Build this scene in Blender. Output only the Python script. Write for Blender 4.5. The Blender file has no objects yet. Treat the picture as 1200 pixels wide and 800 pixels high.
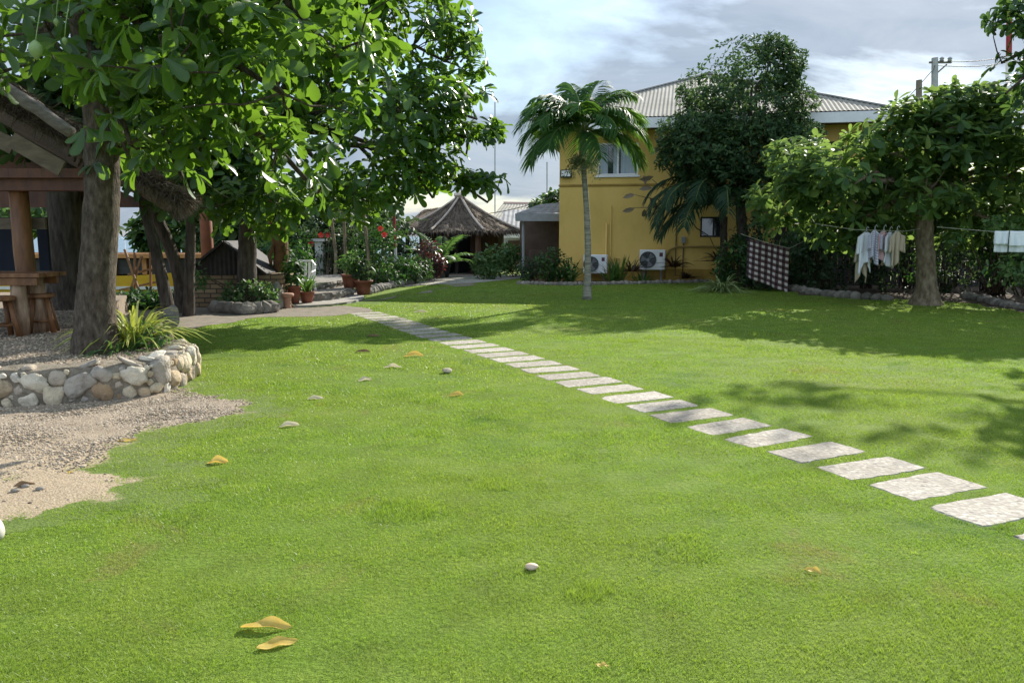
import bpy, math, random
import numpy as np
from mathutils import Vector
C = bpy.context.scene
COL = C.collection
R = math.radians
rng = np.random.default_rng(11)
random.seed(5)

# ------------------------------------------------------------------ camera
FPX, CX, CY, CAMH = 924.0, 600.0, 400.0, 1.55
PITCH = math.atan(125 / FPX)
cd = bpy.data.cameras.new('camera'); cam = bpy.data.objects.new('camera', cd); COL.objects.link(cam)
cd.sensor_width = 36; cd.lens = 36 * FPX / 1200; cd.clip_end = 3000; cd.clip_start = .05
cam.location = (0, 0, CAMH); cam.rotation_euler = (math.pi / 2 - PITCH, 0, 0)
C.camera = cam

# ------------------------------------------------------------------ light
SUN_EL, SUN_AZ = 30.0, 28.5            # azimuth measured from +Y towards +X
w = bpy.data.worlds.new('World'); C.world = w; w.use_nodes = True
nt = w.node_tree; nt.nodes.clear()
def N(t, typ, **kw):
    n = t.nodes.new(typ)
    for k, v in kw.items():
        if hasattr(n, k) and not k.startswith('in_'): setattr(n, k, v)
    return n
def Lk(t, a, b): t.links.new(a, b)
out = N(nt, 'ShaderNodeOutputWorld'); bg = N(nt, 'ShaderNodeBackground'); bg.inputs[1].default_value = .1
sky = N(nt, 'ShaderNodeTexSky'); sky.sky_type = 'NISHITA'; sky.sun_disc = False
sky.sun_elevation = R(SUN_EL); sky.sun_rotation = R(SUN_AZ); sky.air_density = 1.2; sky.dust_density = .6; sky.ozone_density = 2
tc = N(nt, 'ShaderNodeTexCoord'); sep = N(nt, 'ShaderNodeSeparateXYZ'); Lk(nt, tc.outputs['Generated'], sep.inputs[0])
def wm(op, a, b=None, clamp=False):
    n = N(nt, 'ShaderNodeMath', operation=op); n.use_clamp = clamp
    for i, v in enumerate((a, b)):
        if v is None: continue
        if isinstance(v, (int, float)): n.inputs[i].default_value = v
        else: Lk(nt, v, n.inputs[i])
    return n.outputs[0]
zz = wm('ADD', wm('MAXIMUM', sep.outputs[2], 0.0), .22)
cmb = N(nt, 'ShaderNodeCombineXYZ')
Lk(nt, wm('DIVIDE', sep.outputs[0], zz), cmb.inputs[0]); Lk(nt, wm('DIVIDE', sep.outputs[1], zz), cmb.inputs[1])
mp = N(nt, 'ShaderNodeMapping'); mp.inputs['Scale'].default_value = (.9, 1.15, 1); mp.inputs['Location'].default_value = (7.3, 2.9, 0)
Lk(nt, cmb.outputs[0], mp.inputs[0])
def wnoise(scale, detail, rough, dist=0.0):
    n = N(nt, 'ShaderNodeTexNoise'); n.inputs['Scale'].default_value = scale; n.inputs['Detail'].default_value = detail
    n.inputs['Roughness'].default_value = rough; n.inputs['Distortion'].default_value = dist
    Lk(nt, mp.outputs[0], n.inputs['Vector']); return n.outputs[0]
def ramp(t, fac, stops):
    r = N(t, 'ShaderNodeValToRGB'); e = r.color_ramp.elements
    while len(e) < len(stops): e.new(.5)
    for el, (p, c) in zip(e, stops):
        el.position = p; el.color = (*c, 1) if len(c) == 3 else c
    Lk(t, fac, r.inputs[0]); return r.outputs[0]
cover = ramp(nt, wnoise(1.0, 8, .56, .3), [(.36, (0, 0, 0)), (.52, (1, 1, 1))])
tone = ramp(nt, wnoise(1.9, 10, .6, .5), [(.28, (1.6, 2.05, 2.75)), (.47, (2.3, 2.75, 3.4)), (.68, (3.0, 3.4, 3.95))])
mx = N(nt, 'ShaderNodeMix', data_type='RGBA')
skym = N(nt, 'ShaderNodeMix', data_type='RGBA', blend_type='MULTIPLY'); skym.inputs[0].default_value = 1
Lk(nt, sky.outputs[0], skym.inputs[6]); skym.inputs[7].default_value = (.80, .85, .90, 1)
Lk(nt, wm('MULTIPLY', cover, .93), mx.inputs[0]); Lk(nt, skym.outputs[2], mx.inputs[6]); Lk(nt, tone, mx.inputs[7])
# added fill: unseen clouds behind and above the camera are brightened
back_fill = wm('MULTIPLY_ADD', wm('MULTIPLY', sep.outputs[1], -1.0), 1.9); back_fill.node.inputs[2].default_value = 1.0
back_fill = wm('MAXIMUM', wm('MINIMUM', wm('ADD', back_fill, wm('MULTIPLY', sep.outputs[2], .75)), 3.9), 1.0)
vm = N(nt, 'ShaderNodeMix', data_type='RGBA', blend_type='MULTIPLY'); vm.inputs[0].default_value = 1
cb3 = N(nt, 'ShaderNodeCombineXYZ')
for i_ in range(3): Lk(nt, back_fill, cb3.inputs[i_])
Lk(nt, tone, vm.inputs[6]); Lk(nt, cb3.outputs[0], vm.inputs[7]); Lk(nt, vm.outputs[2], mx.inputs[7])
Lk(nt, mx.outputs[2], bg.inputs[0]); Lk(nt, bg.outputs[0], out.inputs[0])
sd = bpy.data.lights.new('sun', 'SUN'); sd.energy = 5.0; sd.angle = R(.55); sd.color = (1, .95, .85)
so = bpy.data.objects.new('sun', sd); COL.objects.link(so)
sdir = Vector((math.sin(R(SUN_AZ)) * math.cos(R(SUN_EL)), math.cos(R(SUN_AZ)) * math.cos(R(SUN_EL)), math.sin(R(SUN_EL))))
so.rotation_euler = sdir.to_track_quat('Z', 'Y').to_euler(); so.location = (20, 40, 30)
C.view_settings.view_transform = 'Standard'; C.view_settings.look = 'None'; C.view_settings.gamma = 1
C.view_settings.exposure = .9
C.render.engine = 'CYCLES'
C.cycles.max_bounces = 8; C.cycles.diffuse_bounces = 3; C.cycles.transmission_bounces = 5; C.cycles.transparent_max_bounces = 6

# ------------------------------------------------------------------ helpers: places in the world
cp, sp_ = math.cos(PITCH), math.sin(PITCH)
def ray(px, py):
    a = (px - CX) / FPX; b = (CY - py) / FPX
    return np.array([a, b * sp_ + cp, b * cp - sp_])
def gp(px, py, z=0.0):
    d = ray(px, py); t = (z - CAMH) / d[2]; return np.array([0, 0, CAMH]) + d * t
def at(px, py, Y):
    d = ray(px, py); return np.array([0, 0, CAMH]) + d * (Y / d[1])

# ------------------------------------------------------------------ helpers: materials
def mat_base(name):
    m = bpy.data.materials.new(name); m.use_nodes = True
    t = m.node_tree; t.nodes.clear()
    o = N(t, 'ShaderNodeOutputMaterial'); b = N(t, 'ShaderNodeBsdfPrincipled'); Lk(t, b.outputs[0], o.inputs[0])
    return m, t, b, o
def tnoise(t, vec, scale, detail=6, rough=.6, dist=0):
    n = N(t, 'ShaderNodeTexNoise'); n.inputs['Scale'].default_value = scale; n.inputs['Detail'].default_value = detail
    n.inputs['Roughness'].default_value = rough; n.inputs['Distortion'].default_value = dist
    Lk(t, vec, n.inputs['Vector']); return n
def mixc(t, fac, a, b, blend='MIX'):
    n = N(t, 'ShaderNodeMix', data_type='RGBA', blend_type=blend)
    for i, v in ((0, fac), (6, a), (7, b)):
        if isinstance(v, (int, float)): n.inputs[i].default_value = v
        elif isinstance(v, tuple): n.inputs[i].default_value = (*v, 1) if len(v) == 3 else v
        else: Lk(t, v, n.inputs[i])
    return n.outputs[2]
def M(name, cols, scale=5, rough=.8, bump=0, bscale=None, stretch=(1, 1, 1), detail=6, spec=.3, island=0, world=False, metal=0, dist=0, lo=.3, hi=.7):
    m, t, b, o = mat_base(name)
    tcx = N(t, 'ShaderNodeTexCoord'); mpx = N(t, 'ShaderNodeMapping'); mpx.inputs['Scale'].default_value = stretch
    if world: Lk(t, N(t, 'ShaderNodeNewGeometry').outputs['Position'], mpx.inputs[0])
    else: Lk(t, tcx.outputs['Object'], mpx.inputs[0])
    v = mpx.outputs[0]
    n = tnoise(t, v, scale, detail, dist=dist)
    k = len(cols)
    col = ramp(t, n.outputs[0], [(lo + (hi - lo) * i / max(1, k - 1), c) for i, c in enumerate(cols)])
    if island:
        g = N(t, 'ShaderNodeNewGeometry')
        hv = N(t, 'ShaderNodeHueSaturation')
        mr = N(t, 'ShaderNodeMapRange'); mr.inputs[3].default_value = 1 - island; mr.inputs[4].default_value = 1 + island
        Lk(t, g.outputs['Random Per Island'], mr.inputs[0]); Lk(t, mr.outputs[0], hv.inputs['Value']); Lk(t, col, hv.inputs['Color'])
        col = hv.outputs[0]
    Lk(t, col, b.inputs['Base Color']); b.inputs['Roughness'].default_value = rough
    b.inputs['Specular IOR Level'].default_value = spec; b.inputs['Metallic'].default_value = metal
    if bump:
        n2 = tnoise(t, v, bscale or scale * 3, 8)
        bn = N(t, 'ShaderNodeBump'); bn.inputs['Strength'].default_value = bump; bn.inputs['Distance'].default_value = .03
        Lk(t, n2.outputs[0], bn.inputs['Height']); Lk(t, bn.outputs[0], b.inputs['Normal'])
    return m
def LM(name, cols, tcol, trans=.42, rough=.38, spec=.5, patch=1.2):
    """foliage: colour differs leaf by leaf, light passes through"""
    m, t, b, o = mat_base(name)
    g = N(t, 'ShaderNodeNewGeometry')
    k = len(cols)
    n = tnoise(t, g.outputs['Position'], patch, 2)
    f = N(t, 'ShaderNodeMath', operation='ADD'); Lk(t, g.outputs['Random Per Island'], f.inputs[0])
    f2 = N(t, 'ShaderNodeMath', operation='MULTIPLY_ADD'); Lk(t, n.outputs[0], f2.inputs[0]); f2.inputs[1].default_value = .7; f2.inputs[2].default_value = -.35
    Lk(t, f2.outputs[0], f.inputs[1])
    col = ramp(t, f.outputs[0], [(i / (k - 1), c) for i, c in enumerate(cols)])
    Lk(t, col, b.inputs['Base Color']); b.inputs['Roughness'].default_value = rough; b.inputs['Specular IOR Level'].default_value = spec
    tr = N(t, 'ShaderNodeBsdfTranslucent'); Lk(t, mixc(t, .75, col, tcol), tr.inputs[0])
    ms = N(t, 'ShaderNodeMixShader'); ms.inputs[0].default_value = trans
    Lk(t, b.outputs[0], ms.inputs[1]); Lk(t, tr.outputs[0], ms.inputs[2]); Lk(t, ms.outputs[0], o.inputs[0])
    return m

# ------------------------------------------------------------------ helpers: meshes
def world_off(o):
    v = np.zeros(3)
    while o is not None: v = v + np.array(o.location); o = o.parent
    return v
def link(name, me, mat, parent=None, origin=None, smooth=False):
    o = bpy.data.objects.new(name, me); COL.objects.link(o)
    if parent is not None: o.parent = parent
    if origin is not None: o.location = tuple(origin)
    if mat is not None: me.materials.append(mat)
    if smooth: me.polygons.foreach_set('use_smooth', np.ones(len(me.polygons), bool))
    return o
def npmesh(name, V, F, mat, parent=None, origin=None, smooth=False):
    """V (n,3); F list of int arrays (m,k)"""
    off = np.zeros(3)
    if parent is not None: off = world_off(parent)
    elif origin is not None: off = np.array(origin, float)
    V = np.asarray(V, float) - off
    me = bpy.data.meshes.new(name)
    me.vertices.add(len(V)); me.vertices.foreach_set('co', V.astype(np.float32).ravel())
    F = [np.asarray(f, np.int32) for f in F if len(f)]
    tot = np.concatenate([np.full(len(f), f.shape[1], np.int32) for f in F])
    loops = np.concatenate([f.ravel() for f in F])
    me.loops.add(len(loops)); me.loops.foreach_set('vertex_index', loops)
    me.polygons.add(len(tot)); st = np.zeros(len(tot), np.int32); st[1:] = np.cumsum(tot)[:-1]
    me.polygons.foreach_set('loop_start', st)
    try: me.polygons.foreach_set('loop_total', tot)
    except Exception: pass
    me.update(calc_edges=True); me.validate()
    return link(name, me, mat, parent, origin, smooth)
class MB:
    def __init__(s): s.v = []; s.f = []
    def add(s, vs, fs):
        k = len(s.v); s.v += [tuple(map(float, v)) for v in vs]; s.f += [tuple(i + k for i in f) for f in fs]; return s
    def box(s, c, size, rz=0, tilt=None, ch=0.0):
        """box with chamfered vertical edges; tilt = optional rotation function"""
        hx, hy, hz = [q / 2 for q in size]
        if ch <= 0: ch = min(hx, hy, hz) * .12
        ch = min(ch, hx * .6, hy * .6, hz * .6)
        ring = [(hx - ch, -hy), (hx, -hy + ch), (hx, hy - ch), (hx - ch, hy), (-hx + ch, hy), (-hx, hy - ch), (-hx, -hy + ch), (-hx + ch, -hy)]
        vs = []
        for z, sc in ((-hz, 1), (-hz + ch, 0), (hz - ch, 0), (hz, 1)):
            for x, y in ring:
                if sc: x = math.copysign(max(abs(x) - ch, 0), x); y = math.copysign(max(abs(y) - ch, 0), y)
                vs.append((x, y, z))
        fs = [tuple(range(7, -1, -1)), tuple(range(24, 32))]
        for r in range(3):
            for i in range(8): fs.append((r * 8 + i, r * 8 + (i + 1) % 8, r * 8 + 8 + (i + 1) % 8, r * 8 + 8 + i))
        cz, sz = math.cos(rz), math.sin(rz); o = []
        for x, y, z in vs:
            if tilt: x, y, z = tilt(Vector((x, y, z)))
            o.append((c[0] + x * cz - y * sz, c[1] + x * sz + y * cz, c[2] + z))
        return s.add(o, fs)
    def beam(s, a, b, wd, ht, up=(0, 0, 1)):
        a = Vector(a); b = Vector(b); d = (b - a); L = d.length; d.normalize()
        sd_ = d.cross(Vector(up)); 
        if sd_.length < 1e-4: sd_ = Vector((1, 0, 0))
        sd_.normalize(); u = sd_.cross(d)
        c = (a + b) / 2; vs = MB().box((0, 0, 0), (L, wd, ht))
        return s.add([c + d * x + sd_ * y + u * z for x, y, z in vs.v], vs.f)
    def tube(s, pts, rad, n=8, cap=True, jit=0.0, seed=0):
        pts = [Vector(p) for p in pts]; r_ = random.Random(seed)
        if isinstance(rad, (int, float)): rad = [rad] * len(pts)
        k0 = len(s.v); ref = None
        for i, p in enumerate(pts):
            d = (pts[min(i + 1, len(pts) - 1)] - pts[max(i - 1, 0)]).normalized()
            if ref is None: ref = Vector((1, 0, 0)) if abs(d.x) < .8 else Vector((0, 1, 0))
            u = (ref - d * ref.dot(d)).normalized(); ref = u; v = d.cross(u)
            for j in range(n):
                a = 2 * math.pi * j / n; rr = rad[i] * (1 + jit * r_.uniform(-1, 1))
                s.v.append(tuple(p + u * math.cos(a) * rr + v * math.sin(a) * rr))
        for i in range(len(pts) - 1):
            for j in range(n):
                s.f.append((k0 + i * n + j, k0 + i * n + (j + 1) % n, k0 + (i + 1) * n + (j + 1) % n, k0 + (i + 1) * n + j))
        if cap:
            s.f.append(tuple(k0 + j for j in range(n - 1, -1, -1))); e = k0 + (len(pts) - 1) * n
            s.f.append(tuple(e + j for j in range(n)))
        return s
    def lathe(s, c, prof, n=20):
        k0 = len(s.v)
        for r, z in prof:
            for j in range(n):
                a = 2 * math.pi * j / n; s.v.append((c[0] + r * math.cos(a), c[1] + r * math.sin(a), c[2] + z))
        for i in range(len(prof) - 1):
            for j in range(n): s.f.append((k0 + i * n + j, k0 + i * n + (j + 1) % n, k0 + (i + 1) * n + (j + 1) % n, k0 + (i + 1) * n + j))
        s.f.append(tuple(k0 + j for j in range(n - 1, -1, -1))); e = k0 + (len(prof) - 1) * n
        s.f.append(tuple(e + j for j in range(n)))
        return s
    def rock(s, c, r, seed=0, sub=2, rough=.18):
        rr = np.random.default_rng(seed); V, F = ICO[sub]
        ph = rr.uniform(0, 6, 9); k = rr.uniform(1.2, 3.2, 9)
        d = sum(np.sin(k[i] * V[:, i % 3] * 2 + ph[i] + k[(i + 4) % 9] * V[:, (i + 1) % 3]) for i in range(6)) / 6
        P = V * (1 + rough * d[:, None] * 1.6) * np.array(r) + np.array(c)
        return s.add(P, F)
    def build(s, name, mat, parent=None, origin=None, smooth=False):
        off = world_off(parent) if parent is not None else (np.array(origin, float) if origin is not None else np.zeros(3))
        me = bpy.data.meshes.new(name); me.from_pydata([(a - off[0], b - off[1], c - off[2]) for a, b, c in s.v], [], s.f); me.update()
        return link(name, me, mat, parent, origin, smooth)
def ico(sub):
    import bmesh
    b = bmesh.new(); bmesh.ops.create_icosphere(b, subdivisions=sub, radius=1)
    V = np.array([v.co[:] for v in b.verts]); F = [tuple(v.index for v in f.verts) for f in b.faces]; b.free(); return V, F
ICO = {1: ico(1), 2: ico(2), 3: ico(3)}
def tag(o, label=None, cat=None, group=None, kind=None):
    if label: o['label'] = label
    if cat: o['category'] = cat
    if group: o['group'] = group
    if kind: o['kind'] = kind
    return o
def thing(name, label, cat, loc=(0, 0, 0), group=None):
    o = bpy.data.objects.new(name, None); COL.objects.link(o); o.location = tuple(map(float, loc)); o.empty_display_size = .2
    return tag(o, label, cat, group)
def dup(root, loc, rz=0.0, label=None, group=None, scale=None):
    def cpy(o, par):
        c = o.copy(); COL.objects.link(c)
        if par is not None: c.parent = par
        for ch in list(o.children): cpy(ch, c)
        return c
    r = cpy(root, None); r.location = tuple(map(float, loc)); r.rotation_euler = (0, 0, rz)
    if scale: r.scale = (scale,) * 3
    return tag(r, label, None, group)
def snoise(P, f, seed):
    """cheap smooth noise, about -1..1"""
    q = np.random.default_rng(seed); s = 0
    for i in range(7):
        k = q.normal(size=P.shape[1]); k = k / np.linalg.norm(k) * f * q.uniform(.6, 1.7)
        s = s + np.sin(P @ k + q.uniform(0, 6.28))
    return s / 3.2
def unit(a): return a / np.maximum(np.linalg.norm(a, axis=-1, keepdims=True), 1e-9)

# leaf templates: (along, side, normal), faces
T_BIG = (np.array([(0, 0, 0), (.4, 0, .0), (.75, 0, -.05), (1, 0, -.16), (.36, .19, .07), (.36, -.19, .07), (.78, .27, .06), (.78, -.27, .06), (.18, 0, 0)]),
         [(0, 4, 8), (8, 4, 1), (1, 4, 6, 2), (2, 6, 3), (0, 8, 5), (8, 1, 5), (1, 2, 7, 5), (2, 3, 7)])
def leaf_tpl(ts, prof, fold, droop, wave=0.0):
    V = []; F = []
    for i, t in enumerate(ts):
        w_ = prof(t); z = -droop * t ** 2
        V += [(t, -w_, z + fold * w_ + wave * math.sin(i * 2.1)), (t, 0, z), (t, w_, z + fold * w_ + wave * math.sin(i * 2.1 + 2))]
    for i in range(len(ts) - 1):
        for j in (0, 1): F.append((i * 3 + j, i * 3 + j + 1, i * 3 + j + 4, i * 3 + j + 3))
    return np.array(V), F
obov = lambda t: max(.012, .30 * t ** .8 * max(0, 1 - t ** 5) ** .5)
T_NEAR = leaf_tpl([0, .18, .38, .56, .72, .86, .95, .99, 1], obov, .35, .22, .012)
T_MID = leaf_tpl([0, .3, .58, .82, .96, 1], obov, .35, .18, .01)
T_OVAL = (np.array([(0, 0, 0), (.5, 0, -.02), (1, 0, -.12), (.3, .2, .05), (.68, .2, .03), (.3, -.2, .05), (.68, -.2, .03)]),
          [(0, 3, 1), (1, 3, 4), (1, 4, 2), (0, 1, 5), (1, 6, 5), (1, 2, 6)])
T_DIA = (np.array([(0, 0, 0), (.55, .22, .05), (1, 0, -.06), (.55, -.22, .05)]), [(0, 1, 2), (0, 2, 3)])
def leaves(P, D, U, L, tpl, Wf=1.0):
    """P base points, D directions, U rough up, L lengths -> V, F"""
    T, Fc = tpl; n = len(P); D = unit(D); S = unit(np.cross(D, U)); Nn = np.cross(S, D)
    L = np.asarray(L).reshape(-1, 1)
    V = P[:, None, :] + (D * L)[:, None, :] * T[None, :, 0:1] + (S * L)[:, None, :] * T[None, :, 1:2] * (np.asarray(Wf).reshape(-1, 1, 1)) + (Nn * L)[:, None, :] * T[None, :, 2:3]
    k = len(T); base = (np.arange(n) * k)[:, None]
    tri = np.array([f for f in Fc if len(f) == 3], int).reshape(-1, 3); qd = np.array([f for f in Fc if len(f) == 4])
    Fs = []
    Fs.append((base[:, :, None] + tri[None]).reshape(-1, 3))
    if len(qd): Fs.append((base[:, :, None] + qd[None]).reshape(-1, 4))
    return V.reshape(-1, 3), Fs
def cat_mesh(parts):
    V = []; F3 = []; F4 = []; k = 0
    for v, fs in parts:
        V.append(v)
        for f in fs:
            (F3 if f.shape[1] == 3 else F4).append(f + k)
        k += len(v)
    return np.concatenate(V), [np.concatenate(x) for x in (F3, F4) if x]
def blob_points(blobs, n, hollow=.45, gap=.0, gf=1.6, seed=1):
    """points (and outward directions) spread through a union of ellipsoids"""
    q = np.random.default_rng(seed); P = []; O = []
    vol = np.array([(b[3] * b[4] * b[5]) ** .8 * (b[6] if len(b) > 6 else 1) for b in blobs]); cnt = np.maximum(1, (vol / vol.sum() * n)).astype(int)
    for b, c in zip(blobs, cnt):
        m = int(c * (2.2 if gap > -1 else 1)) + 4
        d = unit(q.normal(size=(m, 3))); r = (hollow ** 3 + (1 - hollow ** 3) * q.uniform(size=(m, 1))) ** (1 / 3)
        r = r * (1 + .16 * snoise(d * 2.0, 2.2, seed + 3)[:, None])
        p = np.array(b[:3]) + d * r * np.array(b[3:6])
        s = snoise(p, gf, seed + 9); keep = np.argsort(-(s + q.normal(size=m) * .55))[:c]
        P.append(p[keep]); O.append(d[keep])
    return np.concatenate(P), np.concatenate(O)
def rosettes(P, O, per, L, tpl, seed=1, upw=.7, spread=(.05, .65), droop=.15):
    q = np.random.default_rng(seed); n = len(P)
    ax = unit(O * .55 + np.array([0, 0, upw]) + q.normal(size=(n, 3)) * .28)
    ref = unit(np.cross(ax, q.normal(size=(n, 3)))); bi = np.cross(ax, ref)
    VV = []
    k = per; a0 = q.uniform(0, 6.28, n)
    Pp = np.repeat(P, k, 0); A = np.repeat(ax, k, 0); Rf = np.repeat(ref, k, 0); Bi = np.repeat(bi, k, 0)
    ang = np.repeat(a0, k) + np.tile(np.arange(k) * 2.399, n) + q.normal(size=n * k) * .45
    rad = Rf * np.cos(ang)[:, None] + Bi * np.sin(ang)[:, None]
    lift = np.tile(np.linspace(spread[0], spread[1], k), n)[:, None] + q.normal(size=(n * k, 1)) * .36
    D = unit(rad + A * lift - np.array([0, 0, droop]))
    ln = L * q.uniform(.5, 1.2, n * k) * np.tile(np.linspace(1.05, .7, k), n)
    keep = q.uniform(size=n * k) > .2
    return leaves((Pp + A * q.uniform(-.03, .03, (n * k, 1)) + rad * .015)[keep], D[keep], A[keep] + q.normal(size=A.shape)[keep] * .15, ln[keep], tpl, q.uniform(.8, 1.15, n * k)[keep])
def curve(a, b, n, bend=(0, 0, 0), wob=.0, seed=0):
    q = np.random.default_rng(seed); t = np.linspace(0, 1, n)[:, None]; a = np.array(a, float); b = np.array(b, float)
    p = a + (b - a) * t + np.array(bend) * (np.sin(math.pi * t)); 
    if wob:
        ww = q.normal(size=(n, 3)) * wob; ww[0] = 0; p = p + ww
    return p
def limbs_into(mb, top, r0, blobs, P, nb=80, twig=.012, seed=0, sides=7):
    q = np.random.default_rng(seed); top = np.array(top, float); lines = []
    for i, b in enumerate(blobs):
        c = np.array(b[:3]); d = np.linalg.norm(c - top)
        if d < .05: continue
        ln = curve(top, c + np.array([0, 0, -.1 * d]), 8, bend=(0, 0, .10 * d), wob=.035 * d, seed=seed + i)
        mb.tube(ln, list(np.linspace(r0 * q.uniform(.45, .7), twig * 1.8, 8)), sides, cap=False, jit=.08, seed=i); lines.append(ln[2:])
    if not lines: return
    Lp = np.concatenate(lines)
    for p in P[q.permutation(len(P))[:nb]]:
        j = np.argmin(((Lp - p) ** 2).sum(1) + ((Lp[:, 2] - p[2]) > .3) * .8); a = Lp[j]
        d = np.linalg.norm(p - a)
        mb.tube(curve(a, p, 4, bend=(0, 0, -.08 * d), wob=.05 * d, seed=int(q.integers(1e6))), [twig * 1.2, twig, twig * .8, twig * .5], 4, cap=False)
def trunk_into(mb, pts, rad, n=14, jit=.05, seed=0, step=.12):
    pts = np.array(pts, float); L = np.linalg.norm(np.diff(pts, axis=0), axis=1); s = np.concatenate([[0], np.cumsum(L)])
    m = max(4, int(s[-1] / step)); u = np.linspace(0, s[-1], m)
    # smooth interpolation
    pp = np.stack([np.interp(u, s, pts[:, i]) for i in range(3)], 1); rr = np.interp(u, s, rad)
    for _ in range(3): pp[1:-1] = (pp[:-2] + 2 * pp[1:-1] + pp[2:]) / 4; rr[1:-1] = (rr[:-2] + 2 * rr[1:-1] + rr[2:]) / 4
    mb.tube(pp, list(rr), n, jit=jit, seed=seed)
def ribbon(pts, wid, side):
    """strip of quads along pts -> V,F"""
    pts = np.asarray(pts); m = len(pts); side = np.asarray(side); w_ = np.asarray(wid)[:, None]
    V = np.empty((2 * m, 3)); V[0::2] = pts - side * w_ / 2; V[1::2] = pts + side * w_ / 2
    F = np.array([(2 * i, 2 * i + 1, 2 * i + 3, 2 * i + 2) for i in range(m - 1)]); return V, [F]
def strap_leaves(base, n, L, wd, arch=.7, seed=0, rad=.05, up=(.5, 1.2), seg=6, zs=1.0):
    q = np.random.default_rng(seed); parts = []
    for i in range(n):
        a = q.uniform(0, 6.283); l = L * q.uniform(.55, 1.1); el = q.uniform(*up); t = np.linspace(0, 1, seg)
        dirh = np.array([math.cos(a), math.sin(a), 0]); b0 = np.array(base) + dirh * rad * q.uniform(.2, 1) 
        h = l * (math.cos(el) * t + .15 * arch * t ** 2); z = l * (math.sin(el) * t - arch * .75 * t ** 2.2 * math.cos(el * .6)) * zs
        p = b0 + dirh[None] * h[:, None]; p[:, 2] += z
        p[:, 2] = np.maximum(p[:, 2], base[2] + .01)
        sd = np.array([-math.sin(a), math.cos(a), q.normal() * .25]); sd = np.repeat(unit(sd[None]), seg, 0)
        wv = wd * q.uniform(.7, 1.1) * np.array([.6, 1, 1, .9, .6, .08])[:seg] if seg == 6 else wd * (1 - t ** 2 * .95)
        parts.append(ribbon(p, wv, sd))
    return cat_mesh(parts)
def frond(base, a, L, el, droop, pairs=34, ll=.5, lw=.035, seed=0, hang=.5):
    """pinnate palm frond -> rachis points, V,F of leaflets"""
    q = np.random.default_rng(seed); t = np.linspace(0, 1, 16)
    dh = np.array([math.cos(a), math.sin(a), 0.]); ang = el - droop * t ** 1.3
    st = L / 15; p = np.zeros((16, 3)); p[0] = base
    for i in range(1, 16): p[i] = p[i - 1] + st * (dh * math.cos(ang[i]) + np.array([0, 0, math.sin(ang[i])]))
    parts = []; sdv = np.array([-math.sin(a), math.cos(a), 0.])
    for i in range(pairs):
        u = .16 + .84 * (i + .5) / pairs; x = u * 15; j = min(int(x), 14); c = p[j] + (p[j + 1] - p[j]) * (x - j); tg = unit((p[j + 1] - p[j])[None])[0]
        upv = np.cross(sdv, tg) * -1
        if upv[2] < 0: upv = -upv
        l = ll * (math.sin(math.pi * (.12 + .80 * u)) ** .7) * q.uniform(.85, 1.1)
        for s in (-1, 1):
            d = unit((sdv * s * q.uniform(.75, 1.0) + tg * q.uniform(.55, .85) + upv * q.uniform(.05, .4))[None])[0]
            tt = np.linspace(0, 1, 4); pp = c + d[None] * (tt * l)[:, None]; pp[:, 2] -= hang * l * tt ** 2
            parts.append(ribbon(pp, lw * np.array([.5, 1, .8, .1]), np.repeat(unit((tg + upv * s * .4)[None]), 4, 0)))
    return p, cat_mesh(parts)
def cloth_mesh(name, A, B, drop, nx=24, nz=20, wav=.03, mat=None, parent=None, origin=None, sag=.0, seed=0, thick=.012, flare=0.0, cut=None):
    """hanging cloth between A and B (top corners), falling by drop; UV set"""
    q = np.random.default_rng(seed); A = np.array(A, float); B = np.array(B, float); d = B - A; nrm = unit(np.array([[-d[1], d[0], 0]]))[0]
    V = []; uv = []; ph = q.uniform(0, 6)
    for j in range(nz + 1):
        v = j / nz
        for i in range(nx + 1):
            u = i / nx; dd = drop(u) if callable(drop) else drop
            p = A + d * (.5 + (u - .5) * (1 + flare * v)) + np.array([0, 0, -dd * v - sag * math.sin(math.pi * u)])
            p = p + nrm * wav * (math.sin(u * 11 + ph + v * 1.2) * (.4 + .6 * v) + .5 * math.sin(u * 23 + ph * 2 - v * 3) * v)
            V.append(p); uv.append((u, v))
    V = np.array(V); F = [(j * (nx + 1) + i, j * (nx + 1) + i + 1, (j + 1) * (nx + 1) + i + 1, (j + 1) * (nx + 1) + i) for j in range(nz) for i in range(nx) if not (cut and cut((i + .5) / nx, (j + .5) / nz))]
    o = npmesh(name, V, [np.array(F)], mat, parent, origin, True)
    ul = o.data.uv_layers.new(name='UVMap'); uva = np.array(uv)
    li = np.empty(len(o.data.loops), np.int32); o.data.loops.foreach_get('vertex_index', li); ul.data.foreach_set('uv', uva[li].astype(np.float32).ravel())
    sm = o.modifiers.new('thickness', 'SOLIDIFY'); sm.thickness = thick
    return o

# ------------------------------------------------------------------ materials
m_bark = M('bark', [(.028, .022, .016), (.085, .066, .048), (.155, .128, .098)], 9, .95, 1.0, 22, (2.4, 2.4, 1.0), detail=12)
m_bark_dark = M('bark_dark', [(.028, .022, .018), (.075, .06, .048), (.12, .10, .085)], 5, .95, .9, 12, (3, 3, .7))
m_bark_pale = M('bark_pale', [(.085, .062, .038), (.20, .155, .10), (.31, .26, .18)], 6, .95, .8, 12, (2, 2, 1))
m_twig = M('twig', [(.05, .035, .025), (.11, .085, .06)], 10, .9)
m_palmtrunk = M('palm_trunk', [(.10, .095, .07), (.25, .24, .19), (.37, .35, .28)], 2.2, .9, .6, 8, (1.5, 1.5, 9))
m_leafA = LM('sea_almond_leaf', [(.014, .040, .012), (.026, .075, .017), (.045, .11, .02), (.11, .19, .024)], (.24, .44, .03), .42, .34, .5)
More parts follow.
